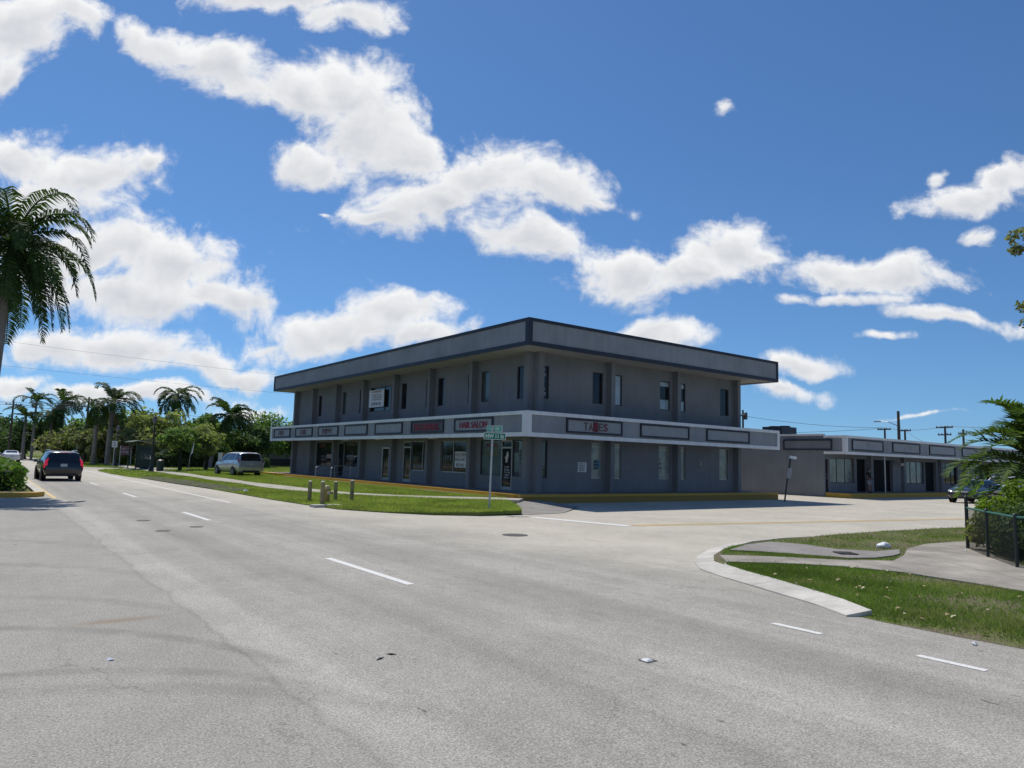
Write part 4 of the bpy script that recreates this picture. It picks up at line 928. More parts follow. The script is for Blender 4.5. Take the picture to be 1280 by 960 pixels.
# palms beyond the bus shelter
palm('royal_palm', 'thick trunked royal palm with open crown behind the left lamp post', (12.35, 95, .1), 6.7, 4.1, 11, nf=18, r=.27, wind=(.4, 0), nl=28, lw=.2, ll=.85, droop=1.9, elev=(-.9, 1.0), group='royal palms beyond the bus shelter', dry=2)
palm('royal_palm', 'slimmer royal palm trunk tucked left behind the thick one', (11.1, 97, .1), 6.4, 3.0, 12, nf=14, r=.2, wind=(.3, 0), nl=22, lw=.14, ll=.6, droop=2.3, elev=(-1.1, .6), group='royal palms beyond the bus shelter')
palm('royal_palm', 'royal palm with a spear leaf standing above the tree tops, right of the bus shelter', (20.3, 100, .1), 8.2, 3.7, 13, nf=18, r=.25, wind=(.45, 0), nl=28, lw=.2, ll=.85, droop=1.9, elev=(-.8, 1.1), group='royal palms beyond the bus shelter', dry=3)
palm('coconut_palm', 'leaning coconut palm with a wide shaggy crown above the silver minivan', (19.9, 80, .1), 5.8, 3.2, 14, nf=32, lean=(2.0, .5), r=.16, shaft=False, wind=(.6, -.1), nl=26, lw=.17, ll=.75, droop=1.9, elev=(-.7, 1.0), hang=.9)
palm('royal_palm', 'dense dark royal palm left of the utility pole with the crossarm', (9.8, 125, .1), 7.6, 3.9, 15, nf=24, r=.24, wind=(.6, 0), nl=22, lw=.2, ll=.9, droop=2.3, elev=(-.9, 1.2), group='palms far up the road')
palm('royal_palm', 'lower dark palm crowded against the dense royal palm on its left', (8.5, 124, .1), 6.1, 3.4, 16, nf=17, r=.22, wind=(.3, 0), nl=20, lw=.2, ll=.8, droop=2.5, elev=(-1.0, .8), group='palms far up the road')
palm('coconut_palm', 'slender windblown palm standing highest among the far left palms', (6.7, 130, .1), 8.8, 3.2, 17, nf=13, r=.16, shaft=False, wind=(.9, 0), nl=20, lw=.2, ll=.8, droop=1.8, elev=(-.3, 1.1), group='palms far up the road')
palm('coconut_palm', 'small bushy palm below the slender windblown palm', (5.6, 131, .1), 6.4, 3.1, 18, nf=15, r=.18, shaft=False, wind=(.3, 0), nl=20, lw=.2, ll=.8, droop=1.7, elev=(-.3, 1.1), group='palms far up the road')
palm('royal_palm', 'broad dark palm standing just right of the near palm trunk', (-1.6, 62, .1), 6.6, 3.2, 19, nf=20, r=.22, nl=26, lw=.13, ll=.7, droop=2.6, elev=(-.9, 1.1), hang=1.0)

# trees along the far side of the lawn
G1 = 'trees beyond the lawn and bus shelter'
T_ = [
 ('dense dark tree mass filling the far left behind the cars', (1.5, 150), 7.0, 5.2, M_LEAFD, 31),
 ('dark rounded tree behind the white sedan', (6.4, 140), 5.8, 4.8, M_LEAFD, 32),
 ('dark tree under the far palms', (10.0, 138), 6.3, 4.4, M_LEAFD, 33),
 ('low yellow green tree behind the black car roof', (10.3, 116), 4.5, 3.6, M_LEAFO, 34),
 ('dark green spreading tree behind the utility pole', (13.4, 116), 6.2, 4.3, M_LEAFM, 35),
 ('tall green tree close right of the utility pole', (13.8, 106), 6.6, 3.2, M_LEAFD, 36),
 ('grey green tree between the utility pole and thick palm', (11.4, 100), 4.5, 2.6, M_LEAFO, 37),
 ('pale leafed tree rising behind the left lamp post', (16.6, 106), 7.0, 4.4, M_LEAFY, 38),
 ('airy yellow green tree above the bus shelter roof', (17.6, 95), 6.7, 3.9, M_LEAFY, 39),
 ('thin olive tree left of the right lamp post', (14.9, 92), 4.6, 2.6, M_LEAFO, 40),
 ('small light green tree right of the right lamp post', (18.5, 86), 4.3, 2.3, M_LEAFY, 41),
 ('leafy green tree in the middle of the lawn edge', (20.6, 86), 6.1, 2.6, M_LEAFM, 42),
 ('bright green tree leaning to the coconut palm', (20.0, 82), 5.1, 2.5, M_LEAFM, 43),
 ('dark green tree right of the coconut palm', (26.2, 89), 5.4, 2.9, M_LEAFD, 44),
 ('deep green bushy tree next to the building corner', (31.2, 96), 6.9, 3.6, M_LEAFM, 45),
 ('dark tree half hidden by the building corner', (35.5, 98), 6.6, 3.4, M_LEAFD, 46),
 ('far dark tree showing under the canopy corner', (40.0, 120), 6.6, 4.6, M_LEAFD, 47),
 ('olive green tree far behind the minivan', (27.0, 112), 6.2, 4.0, M_LEAFO, 48)]
for lb, (x, y), h, cw, m_, sd in T_:
    broadleaf('broadleaf_tree', lb, (x, y, .05), h, cw, m_, sd, n=5200, leaf=.26 if y > 100 else .2, group=G1, clumps=40, trunk_h=h * (.16 if h < 6.4 else .22))
# far woods that close the view up the road
rng = np.random.default_rng(5)
Cs = np.array([(x, 185 + rng.normal() * 12, 1 + 4.5 * rng.random()) for x in np.linspace(-95, 150, 190)]); rad = 2.2 + 1.8 * rng.random(190)
V, F = leaves(rng, Cs, rad, 42000, .55)
o = np_mesh('distant_woods', V, F, M_LEAFD); put(o, kind='stuff')

# hedges
def hedge(name, label, x0, x1, y0, y1, h, m, seed, n, leaf, z0=.1, core=True, cat='hedge', group=None, zr=.18):
    rng = np.random.default_rng(seed)
    root = thing(name, label, cat, ((x0 + x1) / 2, (y0 + y1) / 2, z0), 0, group)
    lx, ly = (x1 - x0) / 2, (y1 - y0) / 2
    def top(x, y): return h * (1 - zr * (np.abs(x / lx) ** 6 + np.abs(y / ly) ** 6) / 2) * (1 + .06 * np.sin(x * 3.1 + seed) + .05 * np.sin(y * 2.3))
    a = rng.random(n); X_ = (rng.random(n) * 2 - 1) * lx; Y_ = (rng.random(n) * 2 - 1) * ly; Z_ = rng.random(n) * h
    face = rng.integers(0, 5, n)
    w_ = np.array([ly, ly, lx, lx, lx * ly / h * 2.0]); w_ = w_ / w_.sum(); face = rng.choice(5, n, p=w_)
    j = rng.normal(size=n) * .05
    bul = .12 * np.sin(X_ * 2.2 + seed) + .1 * np.sin(Y_ * 1.9 + 1)
    X_ = np.where(face == 0, -lx + j + bul * .6, np.where(face == 1, lx + j + bul * .6, X_)); Y_ = np.where(face == 2, -ly + j + bul * .6, np.where(face == 3, ly + j + bul * .6, Y_))
    Z_ = np.where(face == 4, top(X_, Y_) + j, np.minimum(Z_, top(X_, Y_)))
    rr = np.clip((Z_ / h - .75) * 4, 0, 1) * .18
    X_ = X_ * (1 - np.where(face < 2, rr, 0) * min(1, .5 / lx)); Y_ = Y_ * (1 - np.where((face == 2) | (face == 3), rr, 0) * min(1, .5 / ly))
    P = np.stack([X_, Y_, Z_], 1); nr = np.zeros((n, 3)); nr[face == 0, 0] = -1; nr[face == 1, 0] = 1; nr[face == 2, 1] = -1; nr[face == 3, 1] = 1; nr[face == 4, 2] = 1
    nr = nr * .8 + rng.normal(size=(n, 3)) * .7 + np.array([0, 0, .45]); nr /= np.linalg.norm(nr, axis=1)[:, None]
    t = np.cross(nr, rng.normal(size=(n, 3))); t /= np.linalg.norm(t, axis=1)[:, None]; b = np.cross(nr, t); s = leaf * (.6 + .8 * rng.random(n))[:, None]
    V = np.stack([P - t * s, P - b * s * .5, P + t * s, P + b * s * .5], 1).reshape(-1, 3)
    np_mesh('foliage', V, np.arange(n * 4).reshape(-1, 4), m, root)
    mb = MB(); mb.box(-lx + .3, lx - .3, -ly + .3, ly - .3, -.05, h * .74); mb.build('twigs', M_CORE, root, local=True)  # solid dark box; the hedge's inner shade is put into its colour
    return root
hedge('clipped_hedge', 'bright green clipped hedge in the kerbed island at the left edge', -9.0, 1.55, 34.2, 60, .98, M_HEDGE, 61, 52000, .08)
hedge('clipped_hedge', 'dark low hedge along the back of the lawn right of the bus shelter', 14.8, 22.5, 83.2, 84.8, 1.45, M_LEAFD, 62, 5000, .14)
hedge('clipped_hedge', 'short yellow green hedge left of the red and white realty sign', 12.6, 14.6, 92, 93.4, .9, M_LEAFL, 63, 1600, .12)
hedge('clipped_hedge', 'long grey green hedge far up the road behind the grass', 12.2, 14.0, 102, 125, 1.4, M_LEAFO, 64, 3500, .2)
hedge('clipped_hedge', 'dark hedge in front of the grey boundary wall', 23.5, 27.5, 84, 85.4, 1.2, M_LEAFD, 65, 2500, .14)

# right edge: small fan leaved palm, lime shrub and creeper behind the chain link fence
palm('young_palm', 'small palm with arching fronds behind the chain link fence', (22.25, 6.5, .05), 1.75, 2.5, 71, nf=56, r=.13, shaft=False, nl=46, lw=.075, ll=.52, droop=1.5, elev=(-.35, 1.4), hang=.2, m=M_PALMN, wind=(-.25, .1))
def shrub(label, loc, h, w_, m, seed, n, leaf, group=None, name='shrub'):
    rng = np.random.default_rng(seed); root = thing(name, label, 'shrub', loc, 0, group)
    k = 22; Cs = rng.normal(size=(k, 3)); Cs /= np.linalg.norm(Cs, axis=1)[:, None]; Cs *= (.4 + .5 * rng.random(k))[:, None]
    Cs = Cs * np.array([w_, w_, h * .5]) + np.array([0, 0, h * .52]); V, F = leaves(rng, Cs, (.16 + .16 * rng.random(k)) * (w_ + h * .5), n, leaf)
    V[:, 2] = np.maximum(V[:, 2], .02)
    np_mesh('foliage', V, F, m, root)
    mb = MB()
    for i in range(0, k, 2): mb.tube([(0, 0, -.05), tuple(Cs[i] * .5 + np.array([0, 0, .1])), tuple(Cs[i])], [.025, .018, .006], 5)
    mb.build('stems', M_BARK, root, local=True)
    return root
shrub('lime green leafy shrub rising over the fence rail', (18.7, 6.0, .05), 1.5, .95, M_LEAFL, 72, 6000, .05)
shrub('dark creeper filling the corner of the chain link fence', (17.9, 6.0, .05), 1.0, .75, M_LEAFO, 73, 5200, .04)
shrub('dark dense shrub behind the fence rail at the right edge', (17.25, 5.15, .05), 1.2, 1.05, M_LEAFD, 74, 10000, .045)
# leafy tree whose branch tips reach in at the upper right
rng = np.random.default_rng(81)
root = thing('roadside_tree', 'tree at the right edge whose leafy twigs hang into the sky', 'tree', (20.5, 3.35, .05))
tb = MB(); tb.tube([(0, 0, -.1), (.1, 0, 1.5), (0, .1, 3.0), (-.1, .2, 4.6)], [.2, .16, .13, .07], 9)
tips = [(-1.62, 2.45, 7.15), (-1.6, 2.15, 6.55), (-1.7, 2.2, 5.95), (-1.55, 2.35, 5.35), (-1.75, 2.2, 4.95), (-1.5, 1.9, 4.55), (-1.2, 1.6, 7.6), (-.8, 1.0, 6.8), (-.6, .6, 5.8), (.8, -.6, 6.6), (.9, .5, 5.6), (0, 0, 7.4), (.3, -1.2, 5.4), (-.9, -.2, 6.2)]
for tx in tips:
    a = Vector((-.05, .12, 2.8 + .25 * (tx[2] - 4))); b_ = a.lerp(Vector(tx), .55) + Vector((0, 0, .25)); tb.tube([a, b_, Vector(tx)], [.06, .035, .010], 5)
tb.build('trunk', M_BARK, root, True, local=True)
Cs = []; rad = []
for tx in tips:
    for k in range(5): Cs.append(np.array(tx) + rng.normal(size=3) * .20); rad.append(.14 + .1 * rng.random())
V, F = leaves(rng, np.array(Cs), np.array(rad), 4200, .05, asp=.6); np_mesh('crown', V, F, M_LEAFO, root)
# bare tree behind the strip of shops
root = thing('bare_tree', 'leafless twiggy tree top behind the low shop roof', 'tree', (90, 50, 0)); tb = MB(); rnd = random.Random(4)
def branch(p, d, l, r, k):
    q = p + d * l; tb.tube([p, p.lerp(q, .5) + Vector((rnd.uniform(-.1, .1), rnd.uniform(-.1, .1), .05)) * l, q], [r, r * .8, r * .6], 4, False)
    if k:
        for _ in range(3 if k > 1 else 4): branch(q, (d + Vector((rnd.uniform(-1, 1), rnd.uniform(-1, 1), rnd.uniform(-.3, .6))) * .75).normalized(), l * .72, r * .58, k - 1)
branch(Vector((0, 0, -.1)), Vector((0, 0, 1)), 2.2, .22, 5)
tb.build('branches', M_TWIG, root, local=True)

# ---------------------------------------------------------------- grass blades
def inpoly(X_, Y_, poly):
    ins = np.zeros(len(X_), bool); n = len(poly); j = n - 1
    for i in range(n):
        ax, ay = poly[i]; bx, by = poly[j]
        c = ((ay > Y_) != (by > Y_)); xx = (bx - ax) * (Y_ - ay) / ((by - ay) if by != ay else 1e-9) + ax
        ins ^= c & (X_ < xx); j = i
    return ins
def grass(name, rng, X_, Y_, zf, hgt, wid, m, tri=True):
    n = len(X_); Z_ = np.array([zf(x, y) for x, y in zip(X_, Y_)]) - .01
    a = rng.random(n) * 2 * PI; h = hgt * (.5 + .9 * rng.random(n)); w_ = wid * (.6 + .8 * rng.random(n))
    lean = rng.normal(size=(n, 2)) * .55 * h[:, None]
    P = np.stack([X_, Y_, Z_], 1); s = np.stack([np.cos(a) * w_, np.sin(a) * w_, 0 * a], 1)
    top = P + np.concatenate([lean, h[:, None]], 1)
    V = np.stack([P - s, P + s, top], 1).reshape(-1, 3)
    return put(np_mesh(name, V, np.arange(3 * n).reshape(-1, 3), m, None, 3), kind='stuff')
rng = np.random.default_rng(9)
def verge_pts(n, x0, x1, y0, y1):
    X_ = x0 + (x1 - x0) * rng.random(n); Y_ = y0 + (y1 - y0) * rng.random(n)
    jx, jy = rng.normal(size=n) * .045, rng.normal(size=n) * .045
    k = inpoly(X_, Y_, VERGE) & ~inpoly(X_ + jx, Y_ + jy, NW) & ~inpoly(X_ + jx, Y_ + jy, DA)
    kp = [(a, b) for a, b in ko] + [(a, b) for a, b in reversed(ki)]
    k &= ~inpoly(X_ + jx * .6, Y_ + jy * .6, kp)
    patch = np.sin(X_ * 1.7 + 1.3 * np.sin(Y_ * 1.1)) * np.sin(Y_ * 1.9 + X_ * .6) + rng.normal(size=n) * .5
    edge = (X_ < 9.3) & (Y_ < 4.6)
    k &= (patch > -.45) & ~(rng.random(n) > (X_ - 8.83) / .45)
    k &= ~((X_ > 16.6) & (Y_ < 6.0) & (rng.random(n) < .8))
    return X_[k], Y_[k]
X1, Y1 = verge_pts(210000, 8.85, 13.5, 0.5, 9.6); X2, Y2 = verge_pts(60000, 13, 27, 4, 10.3)
grass('verge_grass', rng, np.concatenate([X1, X2]), np.concatenate([Y1, Y2]), vz, .052, .006, M_GRASSN)
n = 190000; Yl = 19.3 + 40 * rng.random(n) ** 1.7; Xl = 8.5 + 10.2 * rng.random(n)
wpoly = [(a[0] - .62, a[1]) for a in wc] + [(a[0] + .62, a[1]) for a in reversed(wc)]
k = inpoly(Xl, Yl, LAWN) & ~inpoly(Xl, Yl, wpoly)
soil = inpoly(Xl, Yl, [(9.7, 34.5), (10.9, 35.5), (11.0, 40), (10.8, 47), (10.6, 52), (10.2, 58), (8.2, 58), (8.9, 50), (9.1, 44), (9.5, 38)]) & (rng.random(n) < .82)
k &= ~soil
grass('lawn_grass', rng, Xl[k], Yl[k], lz, .085, .012, M_GRASS)
n = 60000; Yf = 55 + 60 * rng.random(n) ** 1.5; Xf = 8.4 + 24 * rng.random(n)
k = (inpoly(Xf, Yf, LAWN) | inpoly(Xf, Yf, FARL)) & ~inpoly(Xf, Yf, wpoly)
grass('far_lawn_grass', rng, Xf[k], Yf[k], lz, .10, .03, M_GRASS)

# ---------------------------------------------------------------- vehicles
def paint(name, col, metal=.3, rough=.28):
    m, t, b = new_mat(name); b.inputs['Base Color'].default_value = (*col, 1); b.inputs['Metallic'].default_value = metal
    b.inputs['Roughness'].default_value = rough; b.inputs['Coat Weight'].default_value = .8; b.inputs['Coat Roughness'].default_value = .04
    n = t.noise(t.obj(), 3.0, 5.0, .65); t.put(b.inputs['Base Color'], t.v('SCALE', col, t.lin(n, .3, .7, .92, 1.06)))
    d = t.sep(t.obj())[2]; t.put(b.inputs['Coat Roughness'], t.lin(n, .3, .7, .03, .12))
    return m
M_CGLASS = glass_mat('tinted_car_glass', (0.012, 0.014, 0.017), .04, .7)
M_TYRE = mat('tyre_rubber', (0.018, 0.018, 0.019), .85, .2); M_RIM = mat('alloy_rim', (0.22, 0.225, 0.23), .4, .1, metal=.8)
M_PLAST = mat('black_plastic', (0.02, 0.02, 0.022), .6, .15); M_CHROME = mat('chrome', (.6, .6, .62), .15, .02, metal=1.0)
m_, t_, b_ = new_mat('red_lamp'); b_.inputs['Base Color'].default_value = (.42, .012, .03, 1); b_.inputs['Roughness'].default_value = .15; b_.inputs['Emission Color'].default_value = (1, .04, .10, 1); b_.inputs['Emission Strength'].default_value = .3; M_REDLIT = m_
M_REDL = mat('red_lens', (.22, .012, .02), .15, .1); M_HEADL = mat('clear_lens', (.5, .5, .5), .1, .05); M_PLATE = mat('number_plate', (.42, .43, .46), .4, .1)
SUVP = [(-2.40, .36, .78, .60, .88, .70, .86, .76, .80), (-2.35, .30, .86, .65, .945, .98, .895, 1.02, .80), (-2.24, .27, .88, .70, .955, 1.09, .905, 1.28, .74), (-2.06, .26, .88, .70, .96, 1.11, .92, 1.59, .67), (-1.75, .26, .88, .70, .96, 1.11, .93, 1.655, .665),
        (-.6, .26, .88, .68, .955, 1.10, .935, 1.68, .69), (.35, .26, .88, .66, .95, 1.07, .93, 1.63, .67), (1.1, .26, .88, .64, .95, 1.03, .92, 1.10, .80), (1.9, .27, .87, .62, .94, .95, .89, 1.02, .74), (2.28, .30, .80, .58, .87, .82, .80, .88, .62), (2.40, .38, .66, .52, .74, .64, .70, .68, .58)]
VANP = [(-2.55, .36, .80, .60, .90, .74, .88, .80, .82), (-2.50, .28, .88, .66, .965, 1.00, .92, 1.04, .82), (-2.42, .26, .90, .70, .98, 1.10, .94, 1.32, .80), (-2.26, .25, .90, .70, .985, 1.12, .95, 1.68, .72), (-1.9, .25, .90, .70, .985, 1.11, .955, 1.745, .72),
        (-.6, .25, .90, .68, .985, 1.08, .955, 1.75, .73), (.6, .25, .90, .66, .98, 1.04, .95, 1.68, .70), (1.65, .25, .90, .62, .97, 1.0, .93, 1.08, .80), (2.15, .26, .88, .58, .93, .88, .88, .95, .72), (2.45, .30, .80, .52, .86, .74, .80, .80, .60), (2.55, .36, .66, .48, .74, .60, .70, .64, .56)]
SEDP = [(-2.32, .38, .76, .58, .84, .72, .82, .80, .76), (-2.27, .30, .82, .62, .89, .90, .86, .98, .76), (-1.95, .26, .84, .64, .91, .98, .88, 1.06, .74), (-1.55, .25, .85, .64, .92, 1.0, .89, 1.12, .70), (-.85, .25, .85, .63, .92, 1.0, .90, 1.40, .60),
        (-.2, .25, .85, .62, .92, .98, .90, 1.45, .60), (.45, .25, .85, .60, .92, .95, .90, 1.38, .58), (1.15, .25, .85, .58, .92, .91, .88, .98, .74), (1.85, .26, .84, .56, .90, .82, .84, .88, .68), (2.2, .30, .76, .50, .82, .70, .76, .75, .56), (2.32, .36, .62, .46, .70, .58, .66, .62, .52)]
class Car:
    def __init__(s, st):
        s.st = [tuple(a) for a in st]
    def row(s, x):
        n = len(s.st) - 1; x = min(max(x, 0), n); i = min(int(x), n - 1); f = x - i
        p = [s.st[max(i - 1, 0)], s.st[i], s.st[i + 1], s.st[min(i + 2, n)]]; o = []
        for k in range(9):
            a, b, c, d = (q[k] for q in p)
            m0 = (c - a) / 2; m1 = (d - b) / 2
            if (c - b) * m0 <= 0: m0 = 0
            if (c - b) * m1 <= 0: m1 = 0
            m0 = max(-abs(c - b) * 1.5, min(abs(c - b) * 1.5, m0)); m1 = max(-abs(c - b) * 1.5, min(abs(c - b) * 1.5, m1))
            f2, f3 = f * f, f ** 3
            o.append(b * (2 * f3 - 3 * f2 + 1) + m0 * (f3 - 2 * f2 + f) + c * (-2 * f3 + 3 * f2) + m1 * (f3 - f2))
        return o
    def ring(s, x):
        y, zb, wb, zm, wm, ze, we, zt, wt = s.row(x)
        return [Vector((a, y, z)) for a, z in ((0, zb), (wb * .85, zb), (wb, zb + .10), (wm, zm), (we, ze), (wt + (we - wt) * .16, ze + (zt - ze) * .86), (wt * .82, zt - .012), (0, zt))]
    def S(s, x, v, sg=1):
        r = s.ring(x); v = min(max(v, 0), 7); i = min(int(v), 6); p = r[i].lerp(r[i + 1], v - i); return Vector((p.x * sg, p.y, p.z))
    def body(s):
        mb = MB(); xs = [i / 4 for i in range((len(s.st) - 1) * 4 + 1)]; vv = [0, 1, 1.5, 2, 2.5, 3, 3.5, 4, 4.5, 5, 5.5, 6, 6.5, 7]; n = len(vv)
        rows = []
        for x in xs:
            r = [s.S(x, v) for v in vv]; rows.append(r + [Vector((-p.x, p.y, p.z)) for p in reversed(r[1:-1])])
        k = len(rows[0]); V = [p for r in rows for p in r]
        F = [(i * k + j, i * k + (j + 1) % k, (i + 1) * k + (j + 1) % k, (i + 1) * k + j) for i in range(len(rows) - 1) for j in range(k)]
        F = [tuple(reversed(f)) for f in F]
        F += [tuple(range(k)), tuple(reversed([(len(rows) - 1) * k + j for j in range(k)]))]
        mb.add(V, F); return mb
    def patch(s, mb, x0, x1, v0, v1, sg=1, off=.010, nx=8, nv=5, rnd_=0):
        def P(a, b):
            e = .02; p = s.S(a, b, sg); du = s.S(a + e, b, sg) - s.S(a - e, b, sg); dv = s.S(a, b + e, sg) - s.S(a, b - e, sg)
            n = du.cross(dv); n = n.normalized() if n.length > 1e-9 else Vector((0, 0, 1))
            c = Vector((0, p.y * .8, .8)); 
            if n.dot(p - c) < 0: n = -n
            return p + n * off
        V = [P(x0 + (x1 - x0) * i / nx, v0 + (v1 - v0) * j / nv) for i in range(nx + 1) for j in range(nv + 1)]
        F = [(i * (nv + 1) + j, i * (nv + 1) + j + 1, (i + 1) * (nv + 1) + j + 1, (i + 1) * (nv + 1) + j) for i in range(nx) for j in range(nv)]
        mb.add(V, F)
def wheel(root, x, y, r, sg, rim=M_RIM, w=.22):
    am = MB(); am.tube([(x + sg * .012, y, r), (x + sg * .016, y, r)], [r * 1.22, r * 1.2], 28); am.build('wheel_well_shade', M_PLAST, root, local=True)  # flat black disc on the body; shade of the wheel well as colour
    mb = MB(); mb.tube([(x + sg * .03, y, r), (x + sg * .02, y, r), (x - sg * .05, y, r), (x - sg * (w - .02), y, r), (x - sg * w, y, r)], [r * .62, r * .95, r, r, r * .9], 26)
    wl = mb.build('wheel', M_TYRE, root, True, local=True)
    rb = MB(); rb.tube([(x + sg * .022, y, r), (x + sg * .034, y, r)], [r * .64, r * .60], 22)
    for k in range(5):
        a = 2 * PI * k / 5; d = Vector((0, math.cos(a), math.sin(a))); c = Vector((x + sg * .037, y, r))
        rb.obox(c + d * r * .33, d * r * .27, Vector((0, -d.z, d.y)) * .035, Vector((.006, 0, 0)))
    rb.build('rim', rim, wl, local=True)
def make_car(kind, name, label, loc, rz, body_m, cat, P, group=None, lit=False, rack=False, plate=True):
    root = thing(name, label, cat, loc, rz, group); c = Car(P); L_ = -P[0][0]
    c.body().build('body', body_m, root, True, local=True)
    sed = kind == 'sedan'
    g = MB(); (c.patch(g, 3.15, 3.95, 5.75, 7, 1), c.patch(g, 3.15, 3.95, 5.75, 7, -1)) if sed else (c.patch(g, 1.35, 2.9, 5.55, 7, 1), c.patch(g, 1.35, 2.9, 5.55, 7, -1))
    rw = g.build('rear_window', M_CGLASS, root, True, local=True)
    g = MB(); a, b = (6.12, 6.95); [c.patch(g, a, b, 5.6, 7, q) for q in (1, -1)]; g.build('windscreen', M_CGLASS, root, True, local=True)
    spans = ((3.75, 4.75), (4.85, 5.55), (5.62, 6.55)) if sed else ((2.75, 4.2), (4.3, 5.12), (5.2, 6.45))
    for q in (1, -1):
        for a, b in spans: g = MB(); c.patch(g, a, b, 4.12, 5.0, q); g.build('side_window', M_CGLASS, root, True, local=True)
        for a in (4.25, 5.15): g = MB(); c.patch(g, a - .012, a + .012, 2.6, 4.05, q, .004, 2, 6); g.build('door_gap', M_PLAST, root, local=True)
        for yy in (-.9, .3): g = MB(); xx = c.S(5, 3.7, q); g.box(xx.x - .015, xx.x + .015, yy, yy + .18, .90, .93); g.build('door_handle', body_m, root, local=True)
        if kind == 'sedan': g = MB(); c.patch(g, .35, 1.3, 4.0, 4.9, q, .012)
        elif kind == 'van': g = MB(); c.patch(g, 1.0, 2.4, 4.0, 4.75, q, .012)
        else: g = MB(); c.patch(g, .5, 2.0, 3.25, 5.2, q, .018)
        g.build('tail_light', M_REDLIT if lit else M_REDL, root, True, local=True)
        g = MB(); c.patch(g, 8.6, 9.3, 4.0, 4.7, q, .01); g.build('headlight', M_HEADL, root, True, local=True)
        g = MB(); yy = 1.0 if not sed else .85; g.tube([(q * .90, yy, 1.0), (q * 1.02, yy - .03, 1.05)], .03, 6); g.obox((q * 1.05, yy - .05, 1.07), (.09, 0, 0), (0, .05, 0), (0, 0, .075)); g.build('mirror', body_m, root, local=True)
        r = .36 if kind == 'suv' else .33
        wm = P[4][4]
        for yy in (P[0][0] + .98, -P[0][0] - .92): wheel(root, q * (wm - .012), yy, r, q)
        if rack: g = MB(); g.tube([(q * .66, -1.7, 1.66), (q * .66, -1.5, 1.72), (q * .66, .2, 1.70), (q * .66, .4, 1.64)], .02, 6); g.build('roof_rail', M_CHROME, root, True, local=True)
    y = -L_
    g = MB(); g.box(-.62, .62, y - .015, y + .05, .30, .44); g.build('bumper', M_PLAST if not sed else body_m, root, local=True)
    if plate:
        yy = c.S(.6, 6.9).y; zz = .88 if not sed else .66
        g = MB(); g.box(-.16, .16, y - .02 + (.02 if not sed else 0), y + .04, zz - .08, zz + .08); pl = g.build('number_plate', M_PLATE, root, local=True)
    if kind != 'sedan': g = MB(); c.patch(g, 2.95, 3.05, 6.6, 7, 1, .02, 2, 3); c.patch(g, 2.95, 3.05, 6.6, 7, -1, .02, 2, 3); g.build('brake_light', M_REDLIT if lit else M_REDL, root, local=True)
    g = MB(); g.tube([(.0, y - .004 + .25, 1.13 if not sed else 1.08), (.34, y - .004 + .22, 1.2 if not sed else 1.1)], .008, 5)
    if kind != 'sedan': g.build('wiper', M_PLAST, root, local=True)
    return root
BLK = paint('black_car_paint', (.006, .006, .008), .1, .2); SIL = paint('silver_car_paint', (.46, .47, .49), .55, .3); WHT = paint('white_car_paint', (.62, .62, .63), 0, .3); DGR = paint('charcoal_car_paint', (.03, .034, .045), .4, .25); GRY = paint('grey_car_paint', (.20, .21, .23), .6, .3)
suv = make_car('suv', 'black_suv', 'black suv with red brake lights driving away in the near lane', (3.9, 49.3, .006), R(2), BLK, 'suv', SUVP, lit=True, rack=True)
van = make_car('van', 'silver_minivan', 'silver minivan parked on the lawn beside the two storey building', (15.95, 55.9, .16), R(5), SIL, 'minivan', VANP)
make_car('sedan', 'white_sedan', 'white sedan driving away up the road beyond the hedge', (3.45, 108, .006), R(1), WHT, 'car', SEDP)
make_car('suv', 'grey_suv', 'dark grey car coming far up the road, left of the white sedan', (1.1, 142, .006), PI, DGR, 'car', SUVP)
make_car('sedan', 'grey_sedan', 'small silver grey car far up the road, right of the white sedan', (5.6, 150, .006), R(0), GRY, 'car', SEDP)
make_car('sedan', 'dark_sedan', 'dark sedan parked before the strip of shops, partly behind palm fronds', (50.2, 18.5, .006), R(90), DGR, 'car', SEDP)
make_car('suv', 'white_suv', 'white suv glimpsed through the small palm beyond the dark sedan', (61.6, 20.9, .006), R(90), WHT, 'suv', SUVP, rack=True)

# ---------------------------------------------------------------- street furniture
M_GREENS = mat('green_street_sign', (0.006, 0.17, 0.115), .4, .06); M_GREENP = mat('pale_green_sign', (0.10, 0.36, 0.27), .4, .06); M_SIGNW = mat('reflective_white', (.72, .74, .72), .4, .04)
def sign_blade(root, c, right, w, h, m, body, tw=None):
    r = Vector(right); n = Vector((r.y, -r.x, 0)); c = Vector(c); mb = MB(); mb.obox(c, r * w / 2, Vector((0, 0, h / 2)), n * .006); b = mb.build('sign_blade', m, root)
    mb = MB(); e = .006
    for z in (-1, 1): mb.obox(c + Vector((0, 0, z * (h / 2 - e))) + n * .008, r * (w / 2 - .002), Vector((0, 0, e)), n * .0025)
    for q in (-1, 1): mb.obox(c + r * (q * (w / 2 - e)) + n * .008, r * e, Vector((0, 0, h / 2 - 2 * e)), n * .0025)
    mb.build('blade_border', M_SIGNW, b)
    if body: text_mesh(body, M_SIGNW, b, c + n * .007, right, tw, h * .56, .004, bold=.012)
    else: strokes(M_SIGNW, b, c + n * .007, right, w * .8, h * .6, 1, 5, .003)
S_ = thing('street_sign', 'green NW 11 St sign on a bare metal pole at the lawn corner', 'street sign', (14.25, 20.25, .05))
mb = MB(); mb.tube([(14.25, 20.25, 0), (14.31, 20.25, 3.0)], .036, 10); mb.build('pole', M_STEEL, S_, True)
rt = Vector((.985, -.17, 0)).normalized()
sign_blade(S_, (14.36, 20.19, 2.64), rt, .84, .235, M_GREENS, 'NW 11 St', .70); sign_blade(S_, (14.36, 20.22, 2.90), Vector((.42, -.907, 0)), .62, .22, M_GREENP, None)
